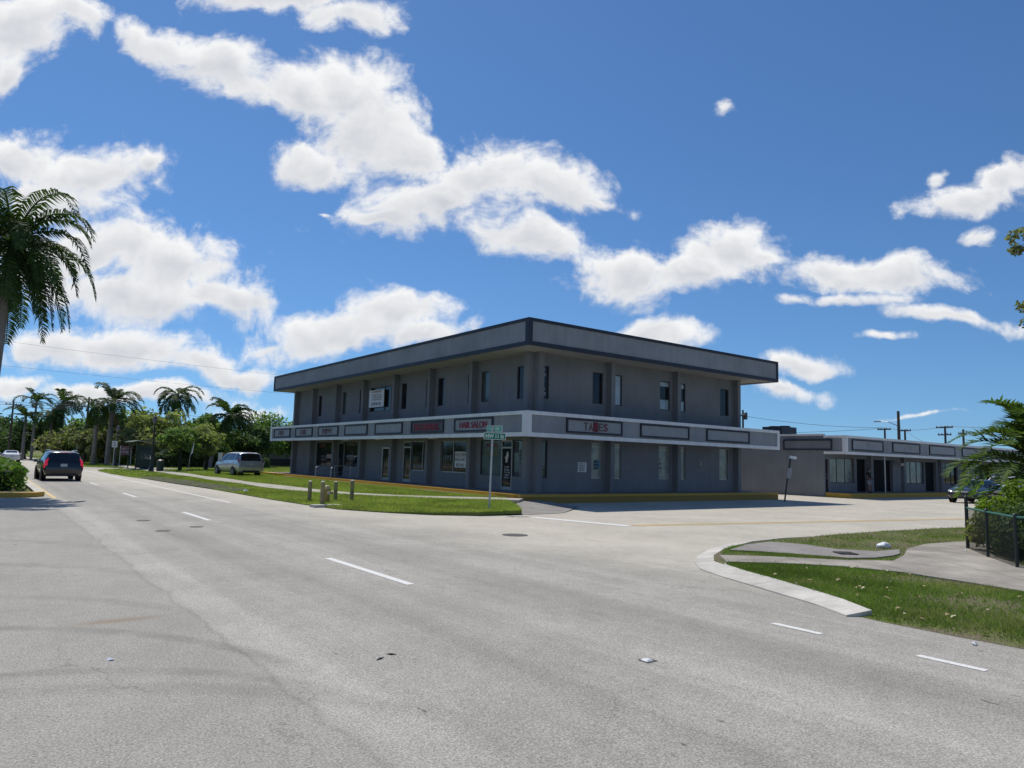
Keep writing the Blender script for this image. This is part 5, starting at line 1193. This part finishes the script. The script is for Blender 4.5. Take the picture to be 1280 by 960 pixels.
mb = MB(); mb.box(14.27, 14.36, 20.2, 20.28, 2.74, 2.80); mb.build('bracket', M_STEEL, S_)
M_BOLL = mat('grey_concrete_post', (0.27, 0.235, 0.11), .9, .25, 4, fine=.15); M_PALETOP = mat('pale_post_top', (.50, .48, .40), .9, .15)
for (x, y, h, lb) in ((10.48, 27.0, .76, 'grey guard post standing leftmost of the four round the hydrant'), (10.08, 24.75, .84, 'front guard post, the nearest one, just left of the hydrant'), (11.62, 27.2, .74, 'guard post standing close behind the hydrant on its right'), (12.1, 26.7, .80, 'guard post standing apart to the right of the hydrant')):
    b = thing('guard_post', lb, 'bollard', (x, y, lz(x, y)), 0, 'guard posts round the hydrant')
    mb = MB(); mb.lathe([(.078, -.1), (.078, h * .5), (.074, h - .03)], n=14); mb.build('post', M_BOLL, b, True, local=True)
    mb = MB(); mb.lathe([(.0745, h - .03), (.07, h), (.04, h + .025), (.005, h + .03)], n=14); mb.build('cap', M_PALETOP, b, True, local=True)
M_HYD = mat('weathered_yellow_paint', (0.38, 0.24, 0.05), .6, .25, 8)
H_ = thing('fire_hydrant', 'weathered yellow fire hydrant between the guard posts', 'fire hydrant', (10.60, 25.6, lz(10.6, 25.6))); H_.scale = (1.1, 1.1, 1.05)
mb = MB(); mb.lathe([(.15, -.05), (.15, .05), (.11, .06), (.105, .12), (.10, .40), (.13, .42), (.13, .47), (.10, .48)], n=16); mb.build('barrel', M_HYD, H_, True, local=True)
mb = MB(); mb.lathe([(.115, .48), (.11, .53), (.085, .59), (.05, .625), (.03, .63), (.03, .67)], n=16); mb.build('bonnet', mat('pale_yellow_paint', (.50, .40, .18), .6, .2), H_, True, local=True)
for d in ((1, 0), (-1, 0), (0, -1)):
    mb = MB(); c = Vector((d[0], d[1], 0)); mb.tube([c * .09 + Vector((0, 0, .36)), c * .17 + Vector((0, 0, .36)), c * .172 + Vector((0, 0, .36)), c * .20 + Vector((0, 0, .36))], [.05, .05, .062, .058], 10); mb.build('outlet_cap', M_PALETOP if d[1] else M_HYD, H_, True, local=True)
put(MB().box(9.55, 10.6, 24.1, 24.55, 0, .09).build('concrete_pad', M_KERB), kind='structure')
def lamp_post(label, x, y, h):
    o = thing('lamp_post', label, 'street lamp', (x, y, .05), 0, 'black lamp posts along the sidewalk')
    mb = MB(); mb.lathe([(.24, -.05), (.24, .10), (.19, .16), (.17, .45), (.11, .60), (.085, .70), (.07, h - .75), (.09, h - .72), (.09, h - .66)], n=14); mb.build('post', M_BLACK, o, True, local=True)
    mb = MB(); mb.lathe([(.09, h - .66), (.17, h - .55), (.19, h - .40), (.16, h - .22)], n=14); mb.build('lantern', mat('smoky_lantern_glass', (.12, .12, .12), .25, .1), o, True, local=True)
    mb = MB(); mb.lathe([(.17, h - .22), (.19, h - .20), (.12, h - .08), (.03, h - .02), (.02, h + .06)], n=14); mb.build('cap', M_BLACK, o, True, local=True)
lamp_post('black lamp post standing before the bus shelter, nearer and taller of two', 11.85, 66.2, 4.75); lamp_post('black lamp post beside the bus stop sign, farther of two', 11.95, 86.3, 4.4)
# bus shelter
K = thing('bus_shelter', 'dark green bus shelter with curved roof on the sidewalk', 'bus shelter', (12.4, 74.9, .1))
M_SHEL = mat('dark_green_metal', (.020, .045, .035), .5, .15); M_SHROOF = mat('green_roof_sheet', (.075, .11, .075), .6, .15); M_SHGL = glass_mat('shelter_glass', (.03, .05, .055), .1)
mb = MB(); V = []; F = []
nr = 8
for i in range(nr + 1):
    f = i / nr; x = 11.35 + 2.1 * f; z = 2.50 + .22 * math.sin(PI * (f * .8 + .1)); V += [(x, 72.6, z), (x, 77.5, z), (x, 72.6, z + .07), (x, 77.5, z + .07)]
for i in range(nr):
    a = i * 4; b = a + 4; F += [(a, b, b + 1, a + 1), (a + 2, a + 3, b + 3, b + 2), (a, a + 2, b + 2, b), (a + 1, b + 1, b + 3, a + 3)]
F += [(0, 1, 3, 2), (nr * 4, nr * 4 + 2, nr * 4 + 3, nr * 4 + 1)]
mb.add(V, F); mb.build('roof', M_SHROOF, K)
for x in (11.75, 13.25):
    for y in (73, 77.1): mb = MB(); mb.box(x - .045, x + .045, y - .045, y + .045, .05, 2.62); mb.build('post', M_SHEL, K)
mb = MB(); mb.box(13.21, 13.235, 73.05, 77.05, .35, 2.3); mb.build('back_panel', M_SHGL, K)
mb = MB(); mb.box(11.8, 13.2, 72.89, 73.02, .25, 2.25); ad = mb.build('end_panel', M_SHEL, K)
for i in range(3): mb = MB(); mb.box(11.95 + i * .42, 12.30 + i * .42, 72.87, 72.888, 1.05, 2.1); mb.build('panel_glass', M_SHGL, ad)
mb = MB(); mb.box(12.55, 13.05, 73.8, 76.3, .50, .56); mb.box(13.02, 13.08, 73.8, 76.3, .6, .95); bn = mb.build('bench', M_SHEL, K)
for y in (74, 76.1): mb = MB(); mb.box(12.6, 13.0, y - .03, y + .03, .12, .5); mb.build('bench_leg', M_SHEL, bn)
Tn = thing('litter_bin', 'dark round litter bin on the grass right of the near lamp post', 'litter bin', (12.75, 67.4, .12)); mb = MB(); mb.lathe([(.25, 0), (.29, .1), (.30, .8)], n=16); mb.build('drum', M_SHEL, Tn, True, local=True); mb = MB(); mb.lathe([(.31, .8), (.32, .86), (.2, .98), (.05, 1.0)], n=16); mb.build('lid', M_BLACK, Tn, True, local=True)
def panel_sign(name, label, x, y, z0, z1, w, m, h=None, posts=1, cat='sign', txt_=None, pm=M_STEEL, group=None):
    o = thing(name, label, cat, (x, y, .05), 0, group)
    mb = MB(); mb.box(x - w / 2, x + w / 2, y - .03, y - .015, z0, z1); b = mb.build('panel', m, o)
    if txt_: strokes(txt_, b, (x, y - .031, (z0 + z1) / 2), (1, 0, 0), w * .85, (z1 - z0) * .7, 2, 3, .006)
    for k in range(posts):
        px = x if posts == 1 else x - w / 2 + w * k / (posts - 1); mb = MB(); mb.tube([(px, y, 0), (px, y, z1 + .03)], .035, 8); mb.build('post', pm, o, True)
    return o
panel_sign('bus_stop_sign', 'white bus stop sign on a thin post beside the farther lamp post', 11.42, 84.0, 2.1, 2.75, .5, M_WHITE, txt_=M_TRIMD)
panel_sign('road_sign', 'grey backed road sign right of the black suv roof', 9.98, 100.5, 1.85, 2.8, .75, M_STEEL, group='road signs far up the road'); panel_sign('road_sign', 'small grey road sign above the black suv roof', 9.1, 118, 1.8, 2.9, .6, M_STEEL, group='road signs far up the road'); panel_sign('road_sign', 'small pale road sign between the white sedan and the black suv', 6.85, 130, 1.7, 2.65, .6, M_WHITE, group='road signs far up the road')
panel_sign('estate_sign', 'purple red board on white posts seen left through the bus shelter', 13.4, 90, 1.3, 2.3, 1.1, mat('plum_board', (.22, .10, .13), .6, .15), posts=2, txt_=M_WHITE, pm=M_WHITE)
# feather flag, white post, board fence, stake behind the minivan
o = thing('feather_flag', 'small white feather flag leaning on the lawn near the young trees', 'flag', (14.7, 66, .15)); mb = MB(); mb.tube([(14.7, 66, .1), (14.78, 66, 1.4), (15.05, 66, 2.75)], .02, 6); mb.build('pole', M_STEEL, o); mb = MB(); mb.add([(14.79, 65.99, 1.55), (15.05, 65.99, 2.75), (14.98, 65.96, 1.75), (14.79, 66.0, 1.55), (15.05, 66.0, 2.75), (14.98, 65.975, 1.75)], [(0, 2, 1), (3, 4, 5), (0, 1, 4, 3), (1, 2, 5, 4), (2, 0, 3, 5)]); mb.build('cloth', M_WHITE, o)
o = thing('gate_post', 'white square post behind the silver minivan', 'post', (16.76, 64, .15)); mb = MB(); mb.box(16.62, 16.9, 63.86, 64.14, .1, 1.78); mb.build('shaft', M_WHITE, o); mb = MB(); mb.box(16.59, 16.93, 63.83, 64.17, 1.78, 1.84); mb.build('cap', M_WHITE, o)
o = thing('board_fence', 'orange brown wooden boards behind the silver minivan', 'fence', (18.1, 66, .15)); M_WOOD = mat('orange_brown_wood', (.26, .13, .05), .85, .25, 3, streak=.2)
mb = MB()
for k in range(11): mb.box(17.35 + .15 * k, 17.49 + .15 * k, 65.98, 66.0, .2, 1.82 + .01 * (k % 3))
mb.build('boards', M_WOOD, o); 
for z in (.5, 1.4): mb = MB(); mb.box(17.3, 19.0, 66.0, 66.06, z, z + .1); mb.build('rail', M_WOOD, o)
o = thing('marker_stake', 'thin pale stake on the lawn right of the minivan', 'stake', (19.2, 60.2, .15)); mb = MB(); mb.tube([(19.2, 60.2, .1), (19.3, 60.2, 1.25)], .03, 6); mb.build('shaft', M_STEEL, o)
# grey boundary wall and house beyond the trees
o = thing('boundary_wall', 'pale grey boundary wall with a dark rail in front far behind the lawn', 'wall', (38, 101, .1)); mb = MB(); mb.box(29, 52, 101, 101.25, 0, 2.5); mb.build('masonry', mat('pale_grey_render', (.33, .33, .32), .9, .12, .4), o)
mb = MB(); mb.box(29, 52, 99.6, 99.7, .35, 1.2); mb.build('rail', M_BLACK, o)
HS = thing('house', 'beige rendered house half hidden by trees behind the lawn', 'house', (29, 112, 0)); M_HW = mat('beige_render', (.36, .33, .27), .9, .1, .5); mb = MB(); mb.box(22, 33, 112, 121, 0, 4.2); mb.build('wall', M_HW, HS)
mb = MB(); mb.add([(21.4, 111.4, 4.2), (33.6, 111.4, 4.2), (33.6, 121.6, 4.2), (21.4, 121.6, 4.2), (24.5, 116.5, 5.4), (30.5, 116.5, 5.4)], [(0, 1, 5, 4), (1, 2, 5), (2, 3, 4, 5), (3, 0, 4), (3, 2, 1, 0)]); mb.build('roof', mat('brown_roof_tile', (.11, .10, .09), .9, .2), HS)
FH = Face((0, 112, 0), (1, 0, 0), (0, -1, 0))
for x in (23.2, 27.0, 30.6): window(HS, FH, x, x + 1.3, 1.0, 2.3, fr=M_WHITE, d=.0)
# young trees on the lawn
broadleaf('young_tree', 'young tree with forked dark stems standing by the feather flag', (14.6, 68.6, .15), 4.3, 1.7, M_LEAFM, 301, n=2600, leaf=.14, trunk_h=1.5, clumps=20, group='young trees on the lawn', bark=M_CORE)
broadleaf('young_tree', 'fuller young tree on the lawn between feather flag and minivan', (17.2, 70.5, .15), 4.6, 2.0, M_LEAFY, 302, n=3000, leaf=.14, trunk_h=1.4, clumps=22, group='young trees on the lawn', bark=M_CORE)

# leaning post by the alley
o = thing('leaning_sign_post', 'crooked black post with small pale plates leaning before the alley', 'sign post', (35.6, 22.55, .02)); mb = MB(); mb.tube([(35.6, 22.55, -.05), (35.9, 22.55, 1.2), (36.25, 22.55, 2.38)], .045, 8); mb.build('post', M_BLACK, o, True)
mb = MB(); mb.obox((36.02, 22.49, 1.55), Vector((.12, -.05, 0)), Vector((.07, 0, .28)), Vector((.002, .006, 0))); mb.build('plate', M_SOFF, o); mb = MB(); mb.obox((36.38, 22.5, 2.42), Vector((.24, -.05, -.02)), Vector((0, 0, .075)), Vector((.01, .05, 0))); mb.build('lamp_head', M_TRIMW, o)
# chain link fence round the corner planting
FN = thing('chain_link_fence', 'black chain link fence with a green top rail at the right edge', 'fence', (16.6, 5.95, .05)); M_FENCE = mat('black_vinyl_wire', (.014, .02, .018), .5, .1); M_RAIL = mat('green_vinyl_rail', (.03, .13, .10), .4, .1)
fp = [(18.05, 6.88), (16.62, 5.97), (15.35, 5.05), (14.75, 3.2), (14.55, .4)]
for i, (x, y) in enumerate(fp):
    mb = MB(); h = 1.26 if i == 0 else 1.06; mb.tube([(x, y, 0), (x, y, h)], .038 if i == 0 else .03, 10); mb.lathe([(.042, h), (.03, h + .03), (.004, h + .045)], (x, y, 0), 8); mb.build('post', M_FENCE, FN, True)
for i in range(4):
    a = Vector((*fp[i], 0)); b = Vector((*fp[i + 1], 0)); d = b - a; Ln = d.length; d.normalize(); z0, z1 = .10, 1.02
    mb = MB(); mb.tube([a + Vector((0, 0, 1.03)), b + Vector((0, 0, 1.03))], .021, 8); mb.build('top_rail', M_RAIL, FN, True)
    mb = MB(); hh = z1 - z0; s = -hh
    while s < Ln:
        for q in (0, 1):
            u0, u1 = s, s + hh; zz0, zz1 = (z0, z1) if q == 0 else (z1, z0)
            c0 = max(0, -u0) / hh; c1 = min(1, (Ln - u0) / hh)
            if c1 > c0: mb.tube([a + d * (u0 + hh * c0) + Vector((0, 0, zz0 + (zz1 - zz0) * c0)), a + d * (u0 + hh * c1) + Vector((0, 0, zz0 + (zz1 - zz0) * c1))], .0026, 3, False)
        s += .062
    mb.build('chain_mesh', M_FENCE, FN)

# ---------------------------------------------------------------- utility poles and wires
M_POLE = mat('weathered_pole_wood', (.075, .06, .05), .9, .25, 1, streak=.2); M_WIRE = mat('cable', (.02, .02, .022), .6, .1)
def upole(label, x, y, h, arms=(), trans=False, r=.14, lamp=None, group='utility poles behind the shops'):
    o = thing('utility_pole', label, 'utility pole', (x, y, 0), 0, group)
    mb = MB(); mb.tube([(x, y, -.1), (x, y, h)], [r * 1.15, r * .8], 8); mb.build('pole', M_POLE, o, True)
    for z, w_, ax in arms:
        d = Vector(ax).normalized(); c = Vector((x, y, z)) - Vector((d.y, -d.x, 0)) * r
        mb = MB(); mb.obox(c, d * w_ / 2, Vector((0, 0, .07)), Vector((d.y, -d.x, 0)) * .06); am = mb.build('crossarm', M_POLE, o)
        for q in (-.46, -.2, .2, .46): mb = MB(); mb.lathe([(.03, .07), (.06, .12), (.05, .2), (.02, .24)], tuple(c + d * w_ * q), 6); mb.build('insulator', M_STEEL, am, True)
    if trans: mb = MB(); mb.lathe([(.2, -.45), (.22, -.4), (.22, .35), (.1, .45)], (x + .4, y - .1, h - .7), 12); mb.build('transformer', mat('dark_grey_tank', (.06, .06, .065), .5, .1), o, True)
    if lamp: mb = MB(); mb.tube([(x, y, lamp - .5), (x - .4, y + 1.0, lamp), (x - .4, y + 2.0, lamp + .12)], .05, 6); am = mb.build('lamp_arm', M_STEEL, o); mb = MB(); mb.obox((x - .4, y + 2.3, lamp + .1), (.12, 0, 0), (0, .4, .0), (0, 0, .07)); mb.build('lamp_head', M_STEEL, am)
    return o
ydir = (.1, 1, 0)
upole('pole with a single crossarm left of the tall thick pole', 90, 43.1, 7.1, ((6.95, 1.7, ydir),)); upole('tall thick bare pole with a street lamp arm', 88, 40.5, 9.0, (), r=.2, lamp=7.7); upole('short crossarm pole just right of the tall thick pole', 90, 40.7, 6.9, ((6.75, 1.6, ydir),)); upole('pole with two crossarms, second of its line from the palm', 90, 36.2, 7.2, ((7.05, 1.9, ydir), (6.2, 1.5, ydir))); upole('short pole closest to the small palm', 90, 34.3, 6.8, ((6.3, .9, ydir),))
upole('dark pole with a transformer beside the building end', 75, 53.0, 8.8, ((8.1, .8, ydir),), True)
upole('pole with a crossarm standing among the far left trees', 10.95, 105, 8.45, ((7.2, 2.2, (1, .2, 0)),), True, group='utility poles along the road'); upole('distant pole at the left edge beyond the white sedan', 3.9, 132, 8.9, ((8.3, 2.0, (1, .2, 0)),), group='utility poles along the road')
def wires(label, ends, sag=.5, r=.018):
    o = thing('power_line', label, 'power line', tuple(ends[0][0]))
    for a, b in ends:
        a, b = Vector(a), Vector(b); mb = MB(); mb.tube([a.lerp(b, i / 12) - Vector((0, 0, sag * 4 * (i / 12) * (1 - i / 12))) for i in range(13)], r, 4, False); mb.build('wire', M_WIRE, o)
wires('thin wires running right from the far left crossarm pole', [((10.95 + d_, 105, 7.25), (60, 118 + d_, 7.6)) for d_ in (-1, 1)] + [((3.9 + d_, 132, 8.4), (10.95 + d_, 105, 7.25)) for d_ in (-.9, .9)] + [((-40, 118, 7.8 + d_), (10.95, 105, 7.2 + d_ * .3)) for d_ in (0, .7)], .5, .022)
wires('long faint cables crossing the sky above the far palms', [((-30, 82, 13.6), (60, 96, 12.6)), ((-30, 84, 11.2), (60, 98, 10.6))], 1.0, .010)
wires('thin cables strung between the poles behind the shops', [((75, 53, 8.1), (90, 43.1, 7.15)), ((90, 43.1, 7.15), (90, 36.2, 7.2)), ((90, 36.2, 7.2), (88, 20, 7.2)), ((90, 43.5, 7.1), (70, 58, 6.0)), ((90, 40.7, 6.9), (80, 33, 4.6))], .35, .02)
AC = thing('roof_air_conditioner', 'dark air conditioning unit on the low shop roof', 'air conditioner', (50.0, 32.1, 3.9)); M_ACB = mat('dark_unit_paint', (.03, .032, .038), .5, .2); mb = MB(); mb.box(49.2, 51.2, 31.3, 33.0, 3.9, 5.0); mb.build('casing', M_ACB, AC); 
for y in (32.6, 31.7): mb = MB(); mb.lathe([(.42, 0), (.42, .08), (.35, .1)], (50.2, y, 5.0), 14); mb.build('fan_cowl', M_ACB, AC)

# ---------------------------------------------------------------- small things on the ground
def disc(name, label, x, y, r, m, cat, z=.006, group=None):
    mb = MB(); mb.lathe([(r, -.02), (r, .004), (r * .9, .006), (r * .88, .003), (r * .5, .003), (.01, .005)], (x, y, z), 24); o = mb.build(name, m); return put(o, label, cat, group)
M_IRON = mat('cast_iron', (.055, .05, .046), .7, .25, 20)
disc('manhole_cover', 'dark round manhole cover in the middle of the junction', 10.72, 14.1, .32, M_IRON, 'manhole cover', .002)
for x, y, lb in ((3.62, 20.7, 'small round iron valve cover, farthest of three on the road'), (3.55, 17.9, 'small round iron valve cover, nearest of three on the road'), (4.43, 18.6, 'small round iron valve cover by the lane dashes')): disc('valve_cover', lb, x, y, .16, M_IRON, 'valve cover', .006, 'valve covers in the near lane')
ST = thing('road_stud', 'pale square road stud in a dark patch of the near lane', 'road stud', (5.12, 4.66, .004)); mb = MB(); mb.prism([(5.05, 4.60), (5.19, 4.60), (5.185, 4.73), (5.055, 4.725)], .0045, .008); mb.build('tar_patch', mat('tar', (.04, .04, .04), .6, .2), ST); mb = MB(); mb.add([(5.075, 4.625, .008), (5.16, 4.625, .008), (5.16, 4.71, .008), (5.075, 4.71, .008), (5.09, 4.64, .020), (5.145, 4.64, .020), (5.145, 4.695, .020), (5.09, 4.695, .020)], [(0, 1, 5, 4), (1, 2, 6, 5), (2, 3, 7, 6), (3, 0, 4, 7), (4, 5, 6, 7)]); mb.build('reflector', M_WHITE, ST)
GR = thing('drain_grate', 'dark iron storm drain grate set in the corner ramp', 'drain grate', (14.25, 7.68, vz(14.2, 7.7)))
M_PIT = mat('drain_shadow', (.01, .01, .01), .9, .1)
zg = vz(14.2, 7.7) + .04; ga = Vector((.80, -.60, 0)); gb = Vector((.60, .80, 0)); gc = Vector((14.22, 7.66, zg))
for k in range(3):
    mb = MB(); c = gc + ga * (-.125 + .125 * k); pm = MB(); pm.obox(c - Vector((0, 0, .012)), ga * .054, gb * .17, Vector((0, 0, .004))); pm.build('pit', M_PIT, GR)  # dark plate below the bars, coloured as the shade of the drain
    for j in range(6): mb.obox(c + ga * (-.045 + .018 * j), ga * .004, gb * .16, Vector((0, 0, .008)))
    for q in (-1, 1): mb.obox(c + gb * .17 * q, ga * .054, gb * .010, Vector((0, 0, .009)))
    mb.build('grille', M_IRON, GR)
bm = bmesh.new(); bmesh.ops.create_icosphere(bm, subdivisions=4, radius=1)
from mathutils import noise as mnoise
for v in bm.verts:
    k = 1 + .22 * mnoise.noise(v.co * 1.6) + .10 * mnoise.noise(v.co * 4.1); k += .12 * abs(mnoise.noise(v.co * 7)); v.co = Vector((v.co.x * .15 * k, v.co.y * .11 * k, max(-.03, (v.co.z - .35 * abs(v.co.x)) * .075 * k + .03)))
me = bpy.data.meshes.new('plastic_bag'); bm.to_mesh(me); bm.free(); me.polygons.foreach_set('use_smooth', [True] * len(me.polygons)); me.materials.append(mat('white_plastic', (.72, .73, .74), .4, .04))
o = bpy.data.objects.new('plastic_bag', me); COL.objects.link(o); o.location = (16.35, 7.92, vz(16.3, 7.9) + .03); o.rotation_euler = (0, 0, -.6); put(o, 'crumpled white plastic bag lying on the corner grass', 'plastic bag')
M_DLEAF = mat('dry_leaf', (.33, .24, .13), .8, .3, 30); M_PLEAF = mat('bleached_leaf', (.50, .43, .30), .8, .2, 30)
rnd = random.Random(12)
def leaf_mesh(seed):
    r = random.Random(seed); mb = MB(); n = 6; V = []; F = []
    for i in range(n + 1):
        f = i / n; w_ = .30 * math.sin(PI * (f * .9 + .05)) ; z = .10 * math.sin(PI * f) + .08 * r.random(); V += [(-w_, f - .5, z + .22 * w_), (0, f - .5, z), (w_, f - .5, z + .28 * w_)]
    for i in range(n): a = i * 3; F += [(a, a + 1, a + 4, a + 3), (a + 1, a + 2, a + 5, a + 4)]
    mb.add(V, F); return mb
first = None; protos = []
for sd, m_ in ((1, M_DLEAF), (2, M_PLEAF), (3, M_DLEAF)):
    me = leaf_mesh(sd).build('fallen_leaf', m_); protos.append(me.data); bpy.data.objects.remove(me)
cnt_ = 0
while cnt_ < 70:
    x, y = rnd.uniform(8.7, 19), rnd.uniform(1.5, 10.2)
    if cnt_ < 45: x, y = rnd.uniform(8.9, 13), rnd.uniform(2.0, 8.5)
    P_ = np.array([x]), np.array([y])
    if not inpoly(*P_, VERGE)[0] or inpoly(*P_, NW)[0] or inpoly(*P_, DA)[0]: continue
    o = bpy.data.objects.new('fallen_leaf', rnd.choice(protos)); COL.objects.link(o); o.location = (x, y, vz(x, y) + rnd.uniform(.03, .075)); s = rnd.uniform(.045, .095); o.scale = (s, s, s); o.rotation_euler = (rnd.uniform(-.4, .4), rnd.uniform(-.4, .4), rnd.uniform(0, 6.28))
    put(o, 'dry curled leaf fallen on the grass of the right corner', 'leaf', 'fallen leaves on the corner grass'); cnt_ += 1
for i, (x, y, a) in enumerate(((3.05, 5.96, .5), (3.2, 6.04, 2.6))):
    mb = MB(); d = Vector((math.cos(a), math.sin(a), 0)); mb.tube([Vector((x, y, .010)) - d * .05, Vector((x, y, .012)), Vector((x, y, .010)) + d * .05 + Vector((.01, 0, 0))], [.003, .008, .002], 6); put(mb.build('bark_chip', M_BLACK, None, True), 'dark sliver of bark on the near lane, ' + ('left of two' if i == 0 else 'right of two'), 'bark chip', 'bark chips on the road')
mb = MB(); mb.add([(1.05, 7.11, .003), (1.10, 7.105, .012), (1.11, 7.14, .004), (1.06, 7.15, .016), (1.08, 7.13, .024)], [(0, 1, 4), (1, 2, 4), (2, 3, 4), (3, 0, 4)]); put(mb.build('paper_scrap', mat('bluish_paper', (.55, .58, .68), .6, .05)), 'crumpled bluish paper scrap on the left paving', 'litter')
for i, (x, y, lb) in enumerate(((8.6, 3.25, 'white paper scrap in the gutter near the dashes'), (9.9, 33.2, 'white litter scrap on the bare soil by the road'), (17.2, 6.6, 'white litter scrap at the foot of the fence'))):
    mb = MB(); s = .035 if i != 1 else .12; z = .012 if i == 0 else (.12 if i == 1 else .15); mb.add([(x - s, y - s * .6, z), (x + s, y - s * .5, z + .01), (x + s * .8, y + s, z), (x - s * .7, y + s * .8, z + .02), (x, y, z + s * .8)], [(0, 1, 4), (1, 2, 4), (2, 3, 4), (3, 0, 4)]); put(mb.build('paper_scrap', M_WHITE), lb, 'litter')

# ---------------------------------------------------------------- person in the doorway of the shops
def skin_mesh(name, pts, edges, m, parent, root_i=0, sub=2):
    me = bpy.data.meshes.new(name); me.from_pydata([p[:3] for p in pts], edges, []); o = bpy.data.objects.new(name, me); COL.objects.link(o)
    o.modifiers.new('skin', 'SKIN'); me.skin_vertices if me.skin_vertices else None
    for i, p in enumerate(pts): me.skin_vertices[0].data[i].radius = (p[3], p[4] if len(p) > 4 else p[3]); me.skin_vertices[0].data[i].use_root = (i == root_i)
    sm_ = o.modifiers.new('sub', 'SUBSURF'); sm_.levels = sub; sm_.render_levels = sub
    dg = bpy.context.evaluated_depsgraph_get(); dg.update(); nm = bpy.data.meshes.new_from_object(o.evaluated_get(dg)); bpy.data.objects.remove(o); bpy.data.meshes.remove(me)
    nm.materials.clear(); nm.materials.append(m); nm.polygons.foreach_set('use_smooth', [True] * len(nm.polygons)); nm.name = name
    o = bpy.data.objects.new(name, nm); COL.objects.link(o); o.parent = parent; return o
PR = thing('person', 'person in a dark top and pale shorts standing in the shop doorway', 'person', (49.75, 25.0, .30), 0)
M_SKIN = mat('skin', (.24, .14, .10), .6, .05); M_TOP = mat('dark_shirt', (.015, .015, .018), .9, .1); M_SHORT = mat('pale_shorts', (.30, .30, .31), .9, .15); M_HAIR = mat('dark_hair', (.012, .010, .009), .7, .1); M_SHOE = mat('dark_shoes', (.02, .02, .02), .6, .1)
bp = [(0, 0, .90, .13, .10), (0, 0, 1.12, .12, .09), (0, -.01, 1.33, .15, .095), (0, -.03, 1.46, .055), (0, -.06, 1.55, .075, .085), (0, -.065, 1.64, .075, .09),
      (.09, 0, .84, .085), (.10, -.03, .46, .058), (.10, .0, .08, .04), (.10, -.14, .035, .035), (-.09, 0, .84, .085), (-.11, -.04, .46, .058), (-.12, 0, .08, .04), (-.12, -.14, .035, .035),
      (.19, 0, 1.36, .055), (.25, .02, 1.10, .042), (.20, -.16, .92, .03), (-.19, 0, 1.36, .055), (-.25, .02, 1.10, .042), (-.20, -.16, .92, .03)]
be = [(0, 1), (1, 2), (2, 3), (3, 4), (4, 5), (0, 6), (6, 7), (7, 8), (8, 9), (0, 10), (10, 11), (11, 12), (12, 13), (2, 14), (14, 15), (15, 16), (2, 17), (17, 18), (18, 19)]
for sx, hx in ((1, 16), (-1, 19)):
    h = Vector(bp[hx][:3]); pi_ = len(bp); bp.append((h.x - sx * .01, h.y - .05, h.z - .01, .028, .016)); be.append((hx, pi_))
    for k, (o_, l_) in enumerate(((-.026, .050), (-.009, .062), (.009, .058), (.025, .045))):
        a = len(bp); bp.append((h.x + o_, h.y - .09, h.z - .02, .009)); bp.append((h.x + o_, h.y - .09 - l_ * .5, h.z - .03, .008)); bp.append((h.x + o_, h.y - .09 - l_ * .8, h.z - .055, .007)); be += [(pi_, a), (a, a + 1), (a + 1, a + 2)]
    a = len(bp); bp.append((h.x - sx * .045, h.y - .06, h.z + .01, .010)); bp.append((h.x - sx * .05, h.y - .10, h.z + .005, .009)); be += [(pi_, a), (a, a + 1)]
skin_mesh('body', bp, be, M_SKIN, PR)
skin_mesh('shirt', [(0, 0, .93, .155, .12), (0, 0, 1.13, .145, .11), (0, -.01, 1.34, .165, .11), (0, -.02, 1.41, .08), (.19, 0, 1.36, .075), (.24, .015, 1.17, .062), (-.19, 0, 1.36, .075), (-.24, .015, 1.17, .062)], [(0, 1), (1, 2), (2, 3), (2, 4), (4, 5), (2, 6), (6, 7)], M_TOP, PR)
skin_mesh('shorts', [(0, 0, .92, .15, .12), (.10, 0, .80, .105), (.11, -.025, .50, .085), (-.10, 0, .80, .105), (-.12, -.03, .50, .085)], [(0, 1), (1, 2), (0, 3), (3, 4)], M_SHORT, PR)
skin_mesh('hair', [(0, -.045, 1.66, .083, .092), (0, -.01, 1.62, .08, .075), (0, .0, 1.54, .06, .05)], [(0, 1), (1, 2)], M_HAIR, PR)
skin_mesh('nose', [(0, -.135, 1.60, .012), (0, -.155, 1.575, .014)], [(0, 1)], M_SKIN, PR, sub=1)
for q in (.10, -.12): skin_mesh('shoe', [(q, .01, .045, .05, .045), (q, -.16, .03, .045, .03)], [(0, 1)], M_SHOE, PR)
